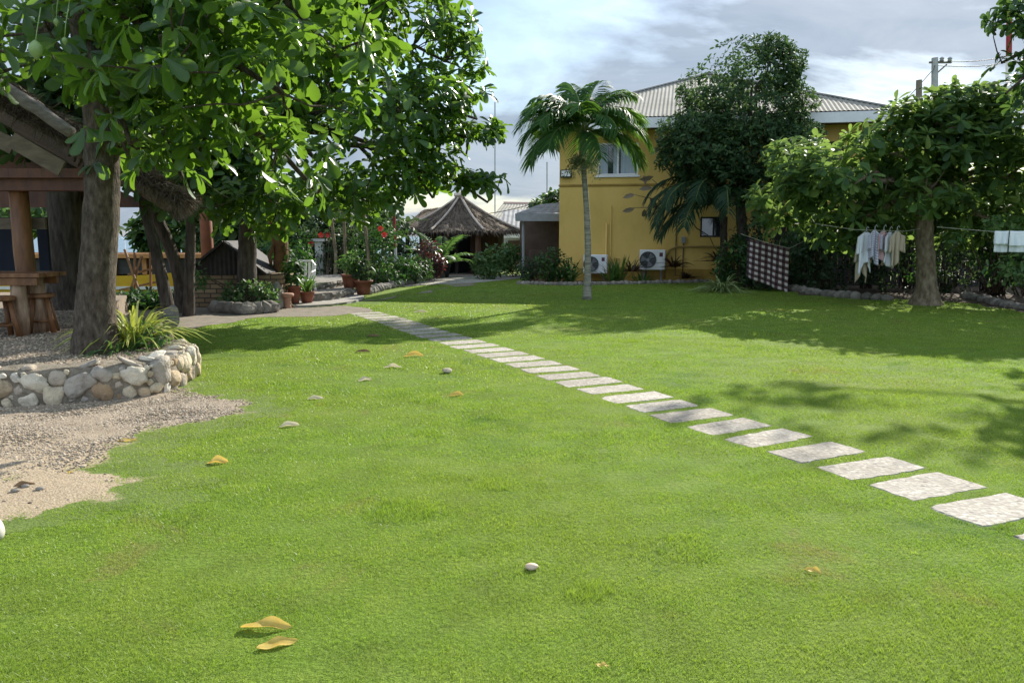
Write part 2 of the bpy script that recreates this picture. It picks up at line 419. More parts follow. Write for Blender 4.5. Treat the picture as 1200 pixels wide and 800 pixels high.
m_leafB = LM('background_leaf', [(.014, .036, .015), (.024, .062, .021), (.045, .10, .028), (.08, .13, .034)], (.16, .30, .05), .32, .5, .3)
m_leafC = LM('broad_leaf', [(.026, .055, .026), (.045, .095, .034), (.08, .155, .042), (.17, .235, .06)], (.32, .48, .09), .40, .58, .2)
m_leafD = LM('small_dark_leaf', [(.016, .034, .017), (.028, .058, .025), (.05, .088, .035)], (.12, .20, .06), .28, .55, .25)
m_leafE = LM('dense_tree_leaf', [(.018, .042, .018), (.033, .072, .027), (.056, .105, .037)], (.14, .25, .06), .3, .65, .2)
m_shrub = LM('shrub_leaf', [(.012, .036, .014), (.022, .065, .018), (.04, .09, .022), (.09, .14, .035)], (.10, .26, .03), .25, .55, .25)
m_shrub_pale = LM('pale_shrub_leaf', [(.03, .08, .03), (.07, .13, .05), (.14, .20, .07)], (.2, .4, .06), .3, .55, .25)
m_red_leaf = LM('cordyline_leaf', [(.035, .014, .018), (.06, .02, .025), (.035, .05, .02), (.02, .05, .02)], (.16, .03, .03), .3, .4)
m_palm = LM('palm_leaflet', [(.020, .058, .016), (.036, .10, .022), (.07, .145, .034)], (.20, .40, .04), .28, .6, .2)
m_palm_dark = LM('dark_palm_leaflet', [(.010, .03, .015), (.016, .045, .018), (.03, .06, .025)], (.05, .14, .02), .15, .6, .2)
m_dead = LM('dead_frond', [(.12, .09, .06), (.2, .16, .11), (.28, .24, .18)], (.3, .24, .15), .25, .8, .2)
m_varieg = LM('variegated_leaf', [(.10, .20, .025), (.28, .36, .05), (.50, .52, .13), (.58, .58, .25)], (.5, .55, .08), .35, .4)
m_strap = LM('strap_leaf', [(.018, .06, .016), (.04, .11, .022), (.10, .18, .04)], (.18, .36, .04), .3, .4)
m_rachis = M('palm_rachis', [(.09, .14, .03), (.16, .2, .06)], 5, .5)
m_stonewall = M('field_stone', [(.17, .135, .095), (.42, .35, .255), (.58, .52, .41)], 7, .9, .7, 22, island=.30)
def rubble_mat():
    m = M('rubble_stone', [(.55, .52, .48), (1, 1, 1), (1.12, 1.1, 1.05)], 9, .9, .9, 26); t = m.node_tree; b = [n for n in t.nodes if n.type == 'BSDF_PRINCIPLED'][0]; src = b.inputs['Base Color'].links[0].from_socket; g = N(t, 'ShaderNodeNewGeometry')
    c = ramp(t, g.outputs['Random Per Island'], [(0, (.55, .47, .34)), (.25, (.40, .34, .27)), (.42, (.33, .23, .14)), (.5, (.60, .54, .43)), (.7, (.38, .34, .29)), (.84, (.47, .37, .25)), (.92, (.64, .59, .50))]); t.nodes[-1].color_ramp.interpolation = 'CONSTANT'
    Lk(t, mixc(t, 1.0, c, src, 'MULTIPLY'), b.inputs['Base Color']); return m
m_rubble = rubble_mat()
m_mortar = M('mortar', [(.15, .125, .09), (.29, .25, .195)], 12, .95, .8, 40)
m_rockA = M('garden_rock', [(.12, .11, .09), (.29, .26, .22)], 6, .95, .7, 20, island=.25)
m_woodred = M('red_stained_wood', [(.055, .018, .009), (.115, .040, .017), (.16, .06, .025)], 3, .55, .25, 20, (2, 2, .5), spec=.4)
m_woodorange = M('varnished_wood', [(.085, .034, .014), (.18, .078, .03), (.27, .13, .055)], 3, .5, .3, 18, (2.5, 2.5, .6), spec=.4)
m_woodgrey = M('weathered_board', [(.085, .066, .045), (.17, .135, .09)], 4, .85, .3, 20, (1, 3, 3))
m_log = M('peeled_log', [(.16, .09, .05), (.34, .22, .14), (.45, .33, .23)], 5, .7, .4, 14, (3, 3, .6))
m_thatch = M('thatch', [(.045, .034, .025), (.125, .097, .07), (.25, .195, .14)], 16, 1, .8, 40, island=.55, lo=.2, hi=.8)
m_thatch_pale = M('ridge_cap', [(.42, .34, .27), (.58, .50, .42)], 8, .8, .3)
m_yellow = M('yellow_wall', [(.53, .36, .10), (.62, .42, .12), (.66, .455, .145)], 1.1, .85, .12, 60, (1, 1, .6), detail=9)
m_roof = M('corrugated_roof', [(.23, .215, .175), (.31, .29, .24), (.37, .35, .30)], .8, .85, spec=.1, detail=8)
m_roofgrey = M('grey_roof', [(.22, .22, .215), (.40, .39, .37)], 1.6, .85, spec=.1, detail=9)
m_roofdark = M('dark_metal_roof', [(.02, .018, .016), (.05, .042, .036)], 4, .7)
m_white = M('white_paint', [(.66, .67, .67), (.8, .8, .79)], 1.5, .55)
m_offwhite = M('dull_white', [(.42, .42, .41), (.6, .6, .58)], 2, .7)
m_soffit = M('brown_soffit', [(.09, .06, .045), (.15, .11, .085)], 3, .8)
m_glass = M('dark_glass', [(.015, .02, .022), (.03, .04, .04)], .6, .06, spec=.9)
m_curtain = M('pale_curtain', [(.30, .35, .39), (.42, .47, .5)], 6, .9, stretch=(4, 4, .3))
m_black = M('black_plastic', [(.018, .018, .02), (.035, .035, .038)], 6, .5)
m_grille = M('grey_grille', [(.10, .105, .115), (.16, .165, .175)], 6, .5)
m_grey = M('grey_metal', [(.24, .25, .26), (.34, .35, .36)], 4, .5)
m_concrete = M('concrete', [(.24, .22, .19), (.40, .375, .33)], 3, .95, .5, 25, detail=10)
m_terra = M('terracotta', [(.16, .055, .032), (.26, .10, .06)], 6, .8, .2)
m_terrapale = M('pale_terracotta', [(.32, .17, .11), (.45, .27, .19)], 6, .85, .2)
m_soil = M('soil', [(.05, .035, .022), (.12, .085, .055)], 14, 1, .8, 40)
m_redflower = LM('hibiscus_petal', [(.24, .018, .014), (.36, .035, .028)], (.45, .03, .02), .3, .5)
m_redpole = M('red_paint', [(.22, .018, .02), (.34, .035, .035)], 3, .5)
m_boat = M('yellow_hull', [(.42, .25, .015), (.56, .34, .02)], 2, .5)
m_boatwood = M('orange_boat_timber', [(.30, .13, .04), (.46, .22, .08)], 3, .6)
m_plasticwhite = M('white_plastic', [(.74, .74, .73), (.82, .82, .8)], 2, .35, spec=.5)
m_blue = M('blue_tarp', [(.10, .20, .36), (.18, .30, .46)], 2, .6)
m_navy = M('navy_screen', [(.006, .009, .018), (.013, .017, .03)], 2, .8)
m_shirt = M('white_cotton', [(.52, .55, .57), (.7, .72, .73)], 3, .9)
m_towel = M('white_towel', [(.68, .74, .76), (.8, .83, .84)], 3, .95, .3, 80)
m_khaki = M('khaki_cotton', [(.36, .30, .20), (.47, .40, .29)], 3, .9)
m_wire = M('wire', [(.03, .03, .03), (.05, .05, .05)], 3, .6)
m_rope = M('rope', [(.28, .27, .2), (.4, .38, .3)], 8, .8)
m_polewood = M('utility_pole', [(.10, .085, .07), (.2, .175, .15)], 3, .9, stretch=(3, 3, .4))
m_fruit = M('green_fruit', [(.14, .22, .07), (.24, .33, .13)], 6, .4)
m_inflor = LM('palm_fruit_spray', [(.10, .14, .07), (.20, .24, .13), (.30, .30, .18)], (.2, .25, .1), .15, .7)
def brick_mat():
    m, t, b, o = mat_base('brick'); tcx = N(t, 'ShaderNodeTexCoord'); mp_ = N(t, 'ShaderNodeMapping'); mp_.inputs['Rotation'].default_value = (R(90), 0, 0)
    Lk(t, tcx.outputs['Object'], mp_.inputs[0]); br = N(t, 'ShaderNodeTexBrick'); Lk(t, mp_.outputs[0], br.inputs[0])
    br.inputs['Color1'].default_value = (.34, .25, .14, 1); br.inputs['Color2'].default_value = (.21, .14, .08, 1); br.inputs['Mortar'].default_value = (.06, .05, .04, 1)
    br.inputs['Scale'].default_value = 1; br.inputs['Brick Width'].default_value = .26; br.inputs['Row Height'].default_value = .10; br.inputs['Mortar Size'].default_value = .012
    Lk(t, br.outputs[0], b.inputs['Base Color']); b.inputs['Roughness'].default_value = .9
    bn = N(t, 'ShaderNodeBump'); bn.inputs['Strength'].default_value = .6; bn.inputs['Distance'].default_value = .02; bn.invert = True; Lk(t, br.outputs[1], bn.inputs['Height']); Lk(t, bn.outputs[0], b.inputs['Normal'])
    return m
m_brick = brick_mat()
def plaid_mat():
    m, t, b, o = mat_base('brown_plaid'); uvn = N(t, 'ShaderNodeUVMap'); s = N(t, 'ShaderNodeSeparateXYZ'); Lk(t, uvn.outputs[0], s.inputs[0])
    def stripe(sock, k, th):
        a = N(t, 'ShaderNodeMath', operation='MULTIPLY'); Lk(t, sock, a.inputs[0]); a.inputs[1].default_value = k
        f = N(t, 'ShaderNodeMath', operation='FRACT'); Lk(t, a.outputs[0], f.inputs[0])
        g = N(t, 'ShaderNodeMath', operation='GREATER_THAN'); Lk(t, f.outputs[0], g.inputs[0]); g.inputs[1].default_value = th; return g.outputs[0]
    u = stripe(s.outputs[0], 7, .5); v = stripe(s.outputs[1], 7, .5); u2 = stripe(s.outputs[0], 14, .8); v2 = stripe(s.outputs[1], 14, .8)
    ad = N(t, 'ShaderNodeMath', operation='ADD'); Lk(t, u, ad.inputs[0]); Lk(t, v, ad.inputs[1])
    hf = N(t, 'ShaderNodeMath', operation='MULTIPLY'); Lk(t, ad.outputs[0], hf.inputs[0]); hf.inputs[1].default_value = .5
    col = ramp(t, hf.outputs[0], [(.2, (.016, .010, .012)), (.5, (.075, .05, .05)), (.8, (.52, .47, .46))])
    col = mixc(t, u2, col, mixc(t, .35, col, (.25, .05, .04))); col = mixc(t, v2, col, mixc(t, .35, col, (.03, .02, .02)))
    Lk(t, col, b.inputs['Base Color']); b.inputs['Roughness'].default_value = .95; return m
def stripe_mat(name, c1, c2, k):
    m, t, b, o = mat_base(name); uvn = N(t, 'ShaderNodeUVMap'); s = N(t, 'ShaderNodeSeparateXYZ'); Lk(t, uvn.outputs[0], s.inputs[0])
    a = N(t, 'ShaderNodeMath', operation='MULTIPLY'); Lk(t, s.outputs[1], a.inputs[0]); a.inputs[1].default_value = k
    f = N(t, 'ShaderNodeMath', operation='FRACT'); Lk(t, a.outputs[0], f.inputs[0])
    g = N(t, 'ShaderNodeMath', operation='GREATER_THAN'); Lk(t, f.outputs[0], g.inputs[0]); g.inputs[1].default_value = .5
    Lk(t, mixc(t, g.outputs[0], c1, c2), b.inputs['Base Color']); b.inputs['Roughness'].default_value = .95; return m
m_plaid = plaid_mat(); m_pinkstripe = stripe_mat('pink_striped_cotton', (.45, .22, .22), (.55, .40, .38), 16); m_bluestripe = stripe_mat('grey_striped_cotton', (.5, .5, .55), (.3, .3, .38), 12)
def aggregate_mat(name, c, scale, dark):
    m, t, b, o = mat_base(name); g = N(t, 'ShaderNodeNewGeometry'); v = N(t, 'ShaderNodeTexVoronoi'); v.inputs['Scale'].default_value = scale; Lk(t, g.outputs['Position'], v.inputs['Vector'])
    s = N(t, 'ShaderNodeSeparateColor'); Lk(t, v.outputs['Color'], s.inputs[0])
    peb = ramp(t, s.outputs[0], [(0, tuple(q * .42 for q in c)), (.12, tuple(q * .8 for q in c)), (.6, c), (1, tuple(min(.8, q * 1.35) for q in c))])
    edge = ramp(t, v.outputs['Distance'], [(.45, (0, 0, 0)), (.75, (1, 1, 1))])
    n = tnoise(t, g.outputs['Position'], 3, 5); col = mixc(t, edge, peb, dark)
    dm = ramp(t, n.outputs[0], [(.3, (.72, .70, .66)), (.65, (1, 1, 1))])
    col = mixc(t, 1.0, col, dm, 'MULTIPLY')
    oi = N(t, 'ShaderNodeObjectInfo'); col = mixc(t, 1.0, col, ramp(t, oi.outputs['Random'], [(0, (.78, .76, .72)), (.5, (.95, .94, .92)), (1, (1.06, 1.05, 1.04))]), 'MULTIPLY')
    nst = tnoise(t, g.outputs['Position'], 9, 8, .75); col = mixc(t, ramp(t, nst.outputs[0], [(.56, (0, 0, 0)), (.72, (.6, .6, .6))]), col, (.16, .14, .10))
    Lk(t, col, b.inputs['Base Color']); b.inputs['Roughness'].default_value = .9
    bn = N(t, 'ShaderNodeBump'); bn.inputs['Strength'].default_value = .5; bn.inputs['Distance'].default_value = .01; bn.invert = True
    Lk(t, v.outputs['Distance'], bn.inputs['Height']); Lk(t, bn.outputs[0], b.inputs['Normal']); return m
m_step = aggregate_mat('pebble_slab', (.41, .375, .32), 36, (.32, .29, .245))
m_gravel = aggregate_mat('gravel_bed', (.34, .275, .205), 70, (.20, .155, .11))
def worn_gravel():
    m = m_gravel.copy(); m.name = 'worn_gravel'; t = m.node_tree; b = [n for n in t.nodes if n.type == 'BSDF_PRINCIPLED'][0]; src = b.inputs['Base Color'].links[0].from_socket; g = N(t, 'ShaderNodeNewGeometry'); sp = N(t, 'ShaderNodeSeparateXYZ'); Lk(t, g.outputs['Position'], sp.inputs[0])
    n = tnoise(t, g.outputs['Position'], 1.6, 8, .68); n2 = tnoise(t, g.outputs['Position'], 40, 6, .7)
    a = N(t, 'ShaderNodeMath', operation='MULTIPLY_ADD'); Lk(t, sp.outputs[1], a.inputs[0]); a.inputs[1].default_value = -.55; a.inputs[2].default_value = 3.05
    a2 = N(t, 'ShaderNodeMath', operation='MULTIPLY_ADD'); Lk(t, n.outputs[0], a2.inputs[0]); a2.inputs[1].default_value = 1.5; Lk(t, a.outputs[0], a2.inputs[2])
    dirt = ramp(t, n2.outputs[0], [(.3, (.21, .155, .095)), (.52, (.34, .262, .17)), (.72, (.43, .345, .235))])
    c = mixc(t, ramp(t, a2.outputs[0], [(.42, (0, 0, 0)), (.85, (1, 1, 1))]), src, dirt)
    turf, n3 = turf_colour(t, g.outputs['Position'], False); turf = mixc(t, 1.0, turf, ramp(t, n3.outputs[0], [(.3, (.42, .45, .36)), (.6, (.78, .78, .72)), (.75, (.95, .9, .8))]), 'MULTIPLY'); turf = mixc(t, 1.0, turf, (.72, .70, .66), 'MULTIPLY')
    at_ = N(t, 'ShaderNodeAttribute', attribute_name='turf_cover'); f = N(t, 'ShaderNodeMath', operation='MULTIPLY_ADD'); Lk(t, n3.outputs[0], f.inputs[0]); f.inputs[1].default_value = 1.1; f.inputs[2].default_value = -.55
    f2 = N(t, 'ShaderNodeMath', operation='ADD'); Lk(t, at_.outputs['Fac'], f2.inputs[0]); Lk(t, f.outputs[0], f2.inputs[1])
    Lk(t, mixc(t, ramp(t, f2.outputs[0], [(.42, (0, 0, 0)), (.62, (1, 1, 1))]), c, turf), b.inputs['Base Color']); return m
def turf_colour(t, p, blade):
    n1 = tnoise(t, p, .38, 6, .62); n2 = tnoise(t, p, 2.6, 6, .62); n3 = tnoise(t, p, 38 if not blade else 9, 4, .7)
    c = ramp(t, n2.outputs[0], [(.25, (.155, .225, .036)), (.5, (.192, .295, .040)), (.75, (.245, .335, .056))])
    c = mixc(t, ramp(t, n1.outputs[0], [(.42, (0, 0, 0)), (.70, (.55, .55, .55))]), c, (.235, .285, .050))
    n4 = tnoise(t, p, .9, 7, .7, .6)
    c = mixc(t, ramp(t, n4.outputs[0], [(.58, (0, 0, 0)), (.72, (.8, .8, .8))]), c, (.26, .225, .075))
    c = mixc(t, ramp(t, n4.outputs[0], [(.26, (.75, .75, .75)), (.42, (0, 0, 0))]), c, (.075, .165, .035))
    return c, n3
def ground_mat(blade=False):
    """turf colour: patchy at several scales, shared by the ground and the blades"""
    m, t, b, o = mat_base('turf_blade' if blade else 'turf'); g = N(t, 'ShaderNodeNewGeometry'); p = g.outputs['Position']
    c, n3 = turf_colour(t, p, blade)
    if blade:
        c = ramp2 = mixc(t, 1.0, c, ramp(t, g.outputs['Random Per Island'], [(0, (.72, .76, .72)), (.5, (1, 1, 1)), (.93, (1.2, 1.18, 1.1)), (1, (1.6, 1.45, 1.7))]), 'MULTIPLY')
        b.inputs['Roughness'].default_value = .45; b.inputs['Specular IOR Level'].default_value = .35
        tr = N(t, 'ShaderNodeBsdfTranslucent'); Lk(t, mixc(t, 1.0, c, (1.5, 1.5, .9), 'MULTIPLY'), tr.inputs[0])
        ms = N(t, 'ShaderNodeMixShader'); ms.inputs[0].default_value = .45; Lk(t, b.outputs[0], ms.inputs[1]); Lk(t, tr.outputs[0], ms.inputs[2]); Lk(t, ms.outputs[0], o.inputs[0])
    else:
        c = mixc(t, 1.0, c, ramp(t, n3.outputs[0], [(.3, (.42, .45, .36)), (.6, (.78, .78, .72)), (.75, (.95, .9, .8))]), 'MULTIPLY')
        b.inputs['Roughness'].default_value = .9; b.inputs['Specular IOR Level'].default_value = .15
        bn = N(t, 'ShaderNodeBump'); bn.inputs['Strength'].default_value = .8; bn.inputs['Distance'].default_value = .03; Lk(t, n3.outputs[0], bn.inputs['Height']); Lk(t, bn.outputs[0], b.inputs['Normal'])
    Lk(t, c, b.inputs['Base Color']); return m
m_turf = ground_mat(False); m_blade = ground_mat(True); m_worn = worn_gravel()
m_dirt = M('bare_dirt', [(.19, .14, .085), (.33, .25, .16), (.40, .31, .21)], 3, 1, .5, 60, detail=12)
m_path = M('trodden_path', [(.16, .135, .10), (.28, .24, .19)], 5, 1, .5, 60, detail=12)
m_sand = M('sand', [(.36, .32, .26), (.48, .43, .36)], 2, 1)
m_sea = M('sea_water', [(.10, .17, .23), (.14, .22, .28)], .05, .25, .3, 2, spec=.5)

# ================================================================== SETTING: ground
def beach(x, y):
    s = lambda v: np.clip(v, 0, 1) ** 2 * (3 - 2 * np.clip(v, 0, 1))
    return -1.15 * s((y - 17.5) / 4) * s((-6.8 - x) / 1.6) - 2.2 * s((y - 30) / 8) * s((-9 - x) / 5)
xs = np.unique(np.concatenate([np.linspace(-900, -30, 20), np.linspace(-30, 30, 121), np.linspace(30, 900, 20)]))
ys = np.unique(np.concatenate([np.linspace(-60, -4, 12), np.linspace(-4, 45, 99), np.linspace(45, 1500, 24)]))
X, Y = np.meshgrid(xs, ys); Zg = beach(X, Y); V = np.stack([X, Y, Zg], -1).reshape(-1, 3); nx = len(xs)
ii, jj = np.meshgrid(np.arange(len(ys) - 1), np.arange(nx - 1), indexing='ij'); a0 = (ii * nx + jj).ravel()
tag(npmesh('ground', V, [np.stack([a0, a0 + 1, a0 + nx + 1, a0 + nx], 1)], m_turf, smooth=True), kind='structure')
tag(npmesh('sea', [(-900, 33, -1.75), (-11, 33, -1.75), (-11, 1500, -1.75), (-900, 1500, -1.75)], [np.array([(0, 1, 2, 3)])], m_sea), kind='structure')
def jag(poly, step=.12, amp=.08, seed=0, sm=1):
    q = np.random.default_rng(seed); poly = np.array(poly, float); o = []
    for i in range(len(poly)):
        a, b = poly[i], poly[(i + 1) % len(poly)]; n = max(1, int(np.linalg.norm(b - a) / step)); o += [a + (b - a) * k / n for k in range(n)]
    o = np.array(o)
    for _ in range(int(3 * sm)): o = (np.roll(o, 1, 0) + 2 * o + np.roll(o, -1, 0)) / 4
    return o + np.stack([snoise(o, 3.1, seed), snoise(o, 3.1, seed + 1)], 1) * amp + np.stack([snoise(o, 14., seed + 2), snoise(o, 14., seed + 3)], 1) * amp * .4 + q.normal(size=o.shape) * amp * .22
def sheet(name, poly, z, mat):
    mb = MB(); pts = [(p[0], p[1], z + float(beach(p[0], p[1]))) for p in poly]; mb.add(pts, [tuple(range(len(pts)))])
    o = mb.build(name, mat)
    if o.data.polygons[0].normal.z < 0: o.data.flip_normals()
    return tag(o, kind='structure')
def inpoly(P, poly):
    x, y = P[:, 0], P[:, 1]; c = np.zeros(len(P), bool); px, py = poly[:, 0], poly[:, 1]; j = len(poly) - 1
    for i in range(len(poly)):
        if py[i] != py[j]:
            c ^= ((py[i] > y) != (py[j] > y)) & (x < (px[j] - px[i]) * (y - py[i]) / (py[j] - py[i]) + px[i])
        j = i
    return c
def pxpoly(pts, z=0): return np.array([gp(x, y, z)[:2] for x, y in pts])
TZ = .32
gravel_poly = jag(np.concatenate([[(-9, 5.2), (-9, 7.4)], pxpoly([(-20, 470), (100, 466), (200, 458), (240, 463), (292, 481), (262, 492), (190, 503), (120, 528), (100, 545), (72, 556), (0, 572)])]), .035, .085, 3)
dirt_poly = jag(np.concatenate([[(-9, 4.4), (-9, 5.6)], pxpoly([(0, 560), (70, 548), (128, 548), (150, 560), (95, 590), (60, 604), (0, 612)])]), .035, .10, 5)
path_poly = jag(np.concatenate([[(-7.2, 17.6), (-9, 14), (-6.5, 11.5)], pxpoly([(225, 386), (300, 372), (350, 371), (420, 369), (440, 363), (405, 358), (330, 362)]), [(-5.6, 17.2)]]), .2, .12, 7)
def grow(poly, r):
    t = np.roll(poly, -6, 0) - np.roll(poly, 6, 0); t = unit(t); n = np.stack([t[:, 1], -t[:, 0]], 1)
    a = np.sum(poly[:, 0] * np.roll(poly[:, 1], -1) - np.roll(poly[:, 0], -1) * poly[:, 1])
    o = poly + n * r * np.sign(a); o = (np.roll(o, 1, 0) + o + np.roll(o, -1, 0)) / 3; return o[::4]
bare_poly = jag(np.concatenate([[(-9, 4.0), (-9, 7.6)], pxpoly([(-20, 468), (100, 464), (205, 452), (250, 458), (330, 480), (315, 500), (215, 520), (170, 545), (185, 568), (130, 600), (70, 628), (0, 640)])]), .08, .06, 3)
def bare_sd(P):
    """ragged distance to the bare ground, positive on the turf side"""
    bad = inpoly(P, gravel_poly) | inpoly(P, dirt_poly); dd = np.full(len(P), 9.); nl = (P[:, 0] < -.5) & (P[:, 1] < 9.5) & (P[:, 1] > 3)
    EP = np.concatenate([gravel_poly, dirt_poly])[::12]
    dd[nl] = np.min(np.linalg.norm(P[nl][:, None, :] - EP[None], axis=2), axis=1)
    return np.where(bad, -dd, dd) + .15 * snoise(P, 3.5, 77) + .09 * snoise(P, 11., 78) + .05 * snoise(P, 27., 79)
gx, gy = np.arange(-9, -1.2, .035), np.arange(3.6, 8.9, .035); GX, GY = np.meshgrid(gx, gy); GP = np.stack([GX.ravel(), GY.ravel()], 1); gsd = bare_sd(GP)
ii, jj = np.meshgrid(np.arange(len(gy) - 1), np.arange(len(gx) - 1), indexing='ij'); a0 = (ii * len(gx) + jj).ravel(); fq = np.stack([a0, a0 + 1, a0 + len(gx) + 1, a0 + len(gx)], 1); fq = fq[(gsd[fq] < .45).any(1)]
gz = np.where(gsd < .0, .0035 + .004 * np.clip(-gsd * 6, 0, 1) * (1 + snoise(GP, 6., 5)), .0015)
go = npmesh('gravel_bed', np.c_[GP, np.maximum(gz, .0015)], [fq], m_worn, smooth=True); tag(go, kind='structure')
at_ = go.data.attributes.new('turf_cover', 'FLOAT', 'POINT'); at_.data.foreach_set('value', np.clip((gsd + .10) / .38, 0, 1).astype(np.float32)); sheet('dirt_path', path_poly, .004, m_path)
bed_right = jag(np.concatenate([pxpoly([(1240, 372), (1150, 357), (1090, 352), (1000, 349), (940, 345), (900, 338)]), [(7.2, 27), (20, 27), (20, 15)]]), .25, .15, 9)
sheet('planting_bed', bed_right, .004, m_soil)
sheet('concrete_path', jag(pxpoly([(452, 331), (530, 325), (610, 322), (612, 326), (560, 331.5), (500, 334), (465, 337)]), .3, .04, 10), .012, m_concrete)
sheet('patio_ground', jag([(-7.2, 17.6), (-3.2, 18.5), (-2.3, 22), (-1.2, 25), (-.9, 27.5), (-2, 34), (-8.4, 34)], .4, .15, 11), .008, m_path)

# terrace: raised gravel ground behind the stone planter wall
wall_px = [(-170, 482), (-60, 481), (0, 479), (60, 475), (110, 472), (160, 468), (190, 464), (212, 456), (224, 447)]
wl = np.array([gp(*p)[:2] for p in wall_px])
wl = np.concatenate([wl, [(-3.47, 8.75), (-3.66, 9.05), (-4.0, 9.35), (-4.5, 9.6)]])
def resample(p, step):
    s = np.concatenate([[0], np.cumsum(np.linalg.norm(np.diff(p, axis=0), axis=1))]); u = np.linspace(0, s[-1], int(s[-1] / step)); return np.stack([np.interp(u, s, p[:, i]) for i in range(p.shape[1])], 1)
wl = resample(wl, .08)
for _ in range(8): wl[1:-1] = (wl[:-2] + 2 * wl[1:-1] + wl[2:]) / 4
tan_ = unit(np.gradient(wl, axis=0)); nrm_ = np.stack([tan_[:, 1], -tan_[:, 0]], 1); wl = wl - nrm_ * .20      # outward (right-hand side of travel)
terr = np.concatenate([wl - nrm_ * .15, [(-5.4, 11.2), (-7.0, 13.6), (-8.2, 17), (-20, 17), (-20, 7)]])
mb = MB(); n = len(terr); mb.add([(x, y, TZ) for x, y in terr] + [(x, y, -.05) for x, y in terr], [tuple(range(n))] + [(i, (i + 1) % n, n + (i + 1) % n, n + i) for i in range(n)])
tag(mb.build('terrace_ground', m_gravel), kind='structure')

# planter wall: mortar core and field stones
root = thing('planter_wall', 'low curved wall of rounded beige field stones round the big tree', 'stone wall', (wl[40][0], wl[40][1], 0))
mb = MB(); prof = [(.16, -.05), (.17, .12), (.15, .27), (.12, .325), (-.05, .345), (-.17, .335), (-.18, -.05)]
k = len(prof); P = []
for i in range(len(wl)):
    for d, z in prof:
        jx = .014 * math.sin(i * 1.7 + z * 30) + .012 * math.sin(i * .77 + d * 40)
        p = wl[i] + nrm_[i] * (d - .0 + jx); P.append((p[0], p[1], z + (.012 * math.sin(i * .9 + d * 9) if z > .3 else 0)))
mb.add(P, [(i * k + j, (i + 1) * k + j, (i + 1) * k + j + 1, i * k + j + 1) for i in range(len(wl) - 1) for j in range(k - 1)] + [tuple((len(wl) - 1) * k + j for j in range(k))])
mb.build('mortar', m_mortar, root, smooth=False)
mb = MB(); q = np.random.default_rng(4); sL = len(wl) * .08; placed = []
def wall_stone(u, zc, sx, sz, off, dep):
    i = min(int(u / .08), len(wl) - 1); p = wl[i] + nrm_[i] * off + tan_[i] * (u - i * .08); t_ = tan_[i]; V, F = ICO[3]; ph = q.uniform(0, 6, 8)
    dsp = .17 * (np.sin(V @ q.normal(size=3) * 2.4 + ph[0]) + np.sin(V @ q.normal(size=3) * 3.6 + ph[1])) + .045 * np.sin(V @ q.normal(size=3) * 10 + ph[2]) + .03 * np.sin(V @ q.normal(size=3) * 17 + ph[3])
    W = np.sign(V) * np.abs(V) ** .72 * (1 + dsp[:, None] * .7) * .92
    lx, ly, lz = W[:, 0] * sx, W[:, 1] * dep, W[:, 2] * sz; tw = q.uniform(-.6, .6); lx, lz = lx * math.cos(tw) - lz * math.sin(tw), lx * math.sin(tw) + lz * math.cos(tw)
    mb.add(np.stack([p[0] + t_[0] * lx + nrm_[i][0] * ly, p[1] + t_[1] * lx + nrm_[i][1] * ly, zc + lz], 1), F)
for rmin, rmax, tries in ((.095, .125, 260), (.065, .09, 900), (.042, .07, 2600), (.022, .042, 6000)):
    for _ in range(tries):
        r = q.uniform(rmin, rmax); u = q.uniform(.05, sL - .1); zc = q.uniform(max(.0, r * .55), max(.31 - r * .6, r * .6))
        if all((u - a) ** 2 + (zc - b) ** 2 > (.91 * (r + c)) ** 2 for a, b, c in placed):
            placed.append((u, zc, r)); ar = q.uniform(.85, 1.22); wall_stone(u, zc, r * ar, r / ar, .150, min(.068, r * .7))
u = .2
while u < sL - .2: wall_stone(u, .335, q.uniform(.06, .14), .03, q.uniform(-.02, .09), .08); u += q.uniform(.2, .5)
mb.build('stones', m_rubble, root, smooth=True)

# ================================================================== stepping stones
ctrl = np.array([gp(x, y)[:2] for x, y in [(1385, 667), (1160, 596), (1077, 564), (944, 525), (843, 497), (763, 471), (680, 445), (606, 420), (545, 402), (490, 386), (455, 374), (425, 366)]])
cl = resample(ctrl, .03)
for _ in range(400): cl[1:-1] = (cl[:-2] + 2 * cl[1:-1] + cl[2:]) / 4
s = np.concatenate([[0], np.cumsum(np.linalg.norm(np.diff(cl, axis=0), axis=1))])
i0 = np.argmin(np.linalg.norm(cl - ctrl[1], axis=1)); stones = []; q = np.random.default_rng(8)
su = s[i0] - .44
k = 0
while su < s[-1]:
    i = int(np.argmin(abs(s - su))); d = unit((cl[min(i + 3, len(cl) - 1)] - cl[max(i - 3, 0)])[None])[0]; stones.append((cl[i], d, k)); su += .435 * q.uniform(.97, 1.04); k += 1
stone_polys = []
ORD = ['first', 'second', 'third', 'fourth', 'fifth', 'sixth', 'seventh', 'eighth', 'ninth', 'tenth', 'eleventh', 'twelfth', 'thirteenth', 'fourteenth', 'fifteenth', 'sixteenth', 'seventeenth', 'eighteenth', 'nineteenth', 'twentieth']
